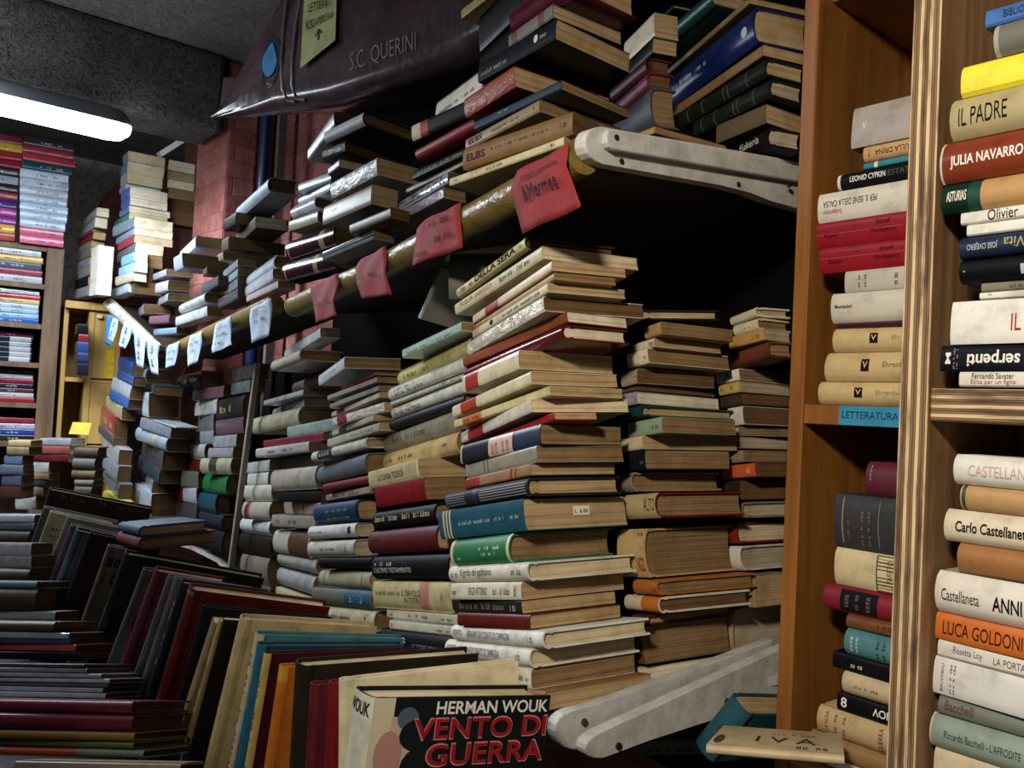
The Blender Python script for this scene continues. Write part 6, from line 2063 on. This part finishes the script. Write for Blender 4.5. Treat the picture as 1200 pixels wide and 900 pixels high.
# ---------------------------------------------------------------- yellow shelf unit in the corner
yw = wood_mat('yellow_wood', 'c8a25c', 'a07c3e', (24, 24, 2.5), .45)
yb = flat(P(106, 400, 3.08))
yc = tag(empty('bookcase', framed(yb, XF, YF)), 'pale yellow wooden shelf unit under the corner stacks', 'bookcase')
yt = STK_CORNER['made'][-1][0].z
case_part('side_panel', -.010, .010, .0, .30, 0, yt - .028, yw, yc)
case_part('side_panel', -.088, -.073, .02, .30, 0, yt - .028, yw, yc)
case_part('side_panel', .085, .10, .0, .30, 0, yt - .028, yw, yc)
case_part('top_board', -.088, .115, -.015, .34, yt - .027, yt - .001, yw, yc)
for zz in (P(100, 443, 3.08).z, P(100, 520, 3.08).z):
    case_part('shelf', -.0725, -.0105, .01, .29, zz - .016, zz, yw, yc)
    case_part('shelf',   .0105, .0845, .01, .29, zz - .016, zz, yw, yc)
case_part('back_panel', -.0725, .0845, .291, .297, 0, yt - .028, yw, yc)

case_part('panel', .0105, .0845, .003, .012, P(100, 443, 3.08).z + .001, yt - .029, yw, yc)
case_part('panel', .0105, .0845, .003, .012, P(100, 520, 3.08).z + .001, P(100, 443, 3.08).z - .017, yw, yc)
bm = bmesh.new(); kz = P(112, 373, 3.08).z; box_bm(bm, Vector((.016, -.012, kz)), Vector((.018, 0, 0)), Vector((0, .0145, 0)), Vector((0, 0, .014)), .003)
bm_obj('knob', bm, plain_mat('white_knob', 'd0ccc0', .4), yc)
for nz_ in (418, 436):
    case_part('sticker', .05, .083, .0015, .0028, P(100, nz_, 3.08).z - .018, P(100, nz_, 3.08).z + .03, cover_mat('d0ac20', .5), yc, None, 0)

# yellow card
q = P(92, 509, 2.6)
bm = bmesh.new()
prism_bm(bm, [Vector((-.03, 0, 0)), Vector((.03, 0, 0)), Vector((.032, .012, .036)), Vector((-.026, .012, .036))], Vector((0, .001, 0)))
o = bm_obj('card', bm, cover_mat('c8a820', .5)); o.location = q
tag(o, 'blank yellow card propped on the heap by the yellow shelf unit', 'card')

# ---------------------------------------------------------------- table
low = min(min((b['o'] + b['X'] * x + b['Y'] * y).z for x in (0, b['L']) for y in (0, b['W'])) for b in BOOKS if b['group'] in (G5, G6))
zt = low - .004
tb = tag(empty('table', framed(A * 1.3, C, A)), 'dark table buried under standing and flat books', 'table')
bm = bmesh.new(); box_bm(bm, Vector((-.75, -.85, zt - .03)), Vector((1.30, 0, 0)), Vector((0, 1.9, 0)), Vector((0, 0, .03)), .004)
bm_obj('table_top', bm, M_DARKWOOD, tb)
for x in (-.72, .47):
    for y in (-.80, .95):
        bm = bmesh.new(); box_bm(bm, Vector((x, y, 0)), Vector((.06, 0, 0)), Vector((0, .06, 0)), Vector((0, 0, zt - .031)), .004)
        bm_obj('leg', bm, M_DARKWOOD, tb)
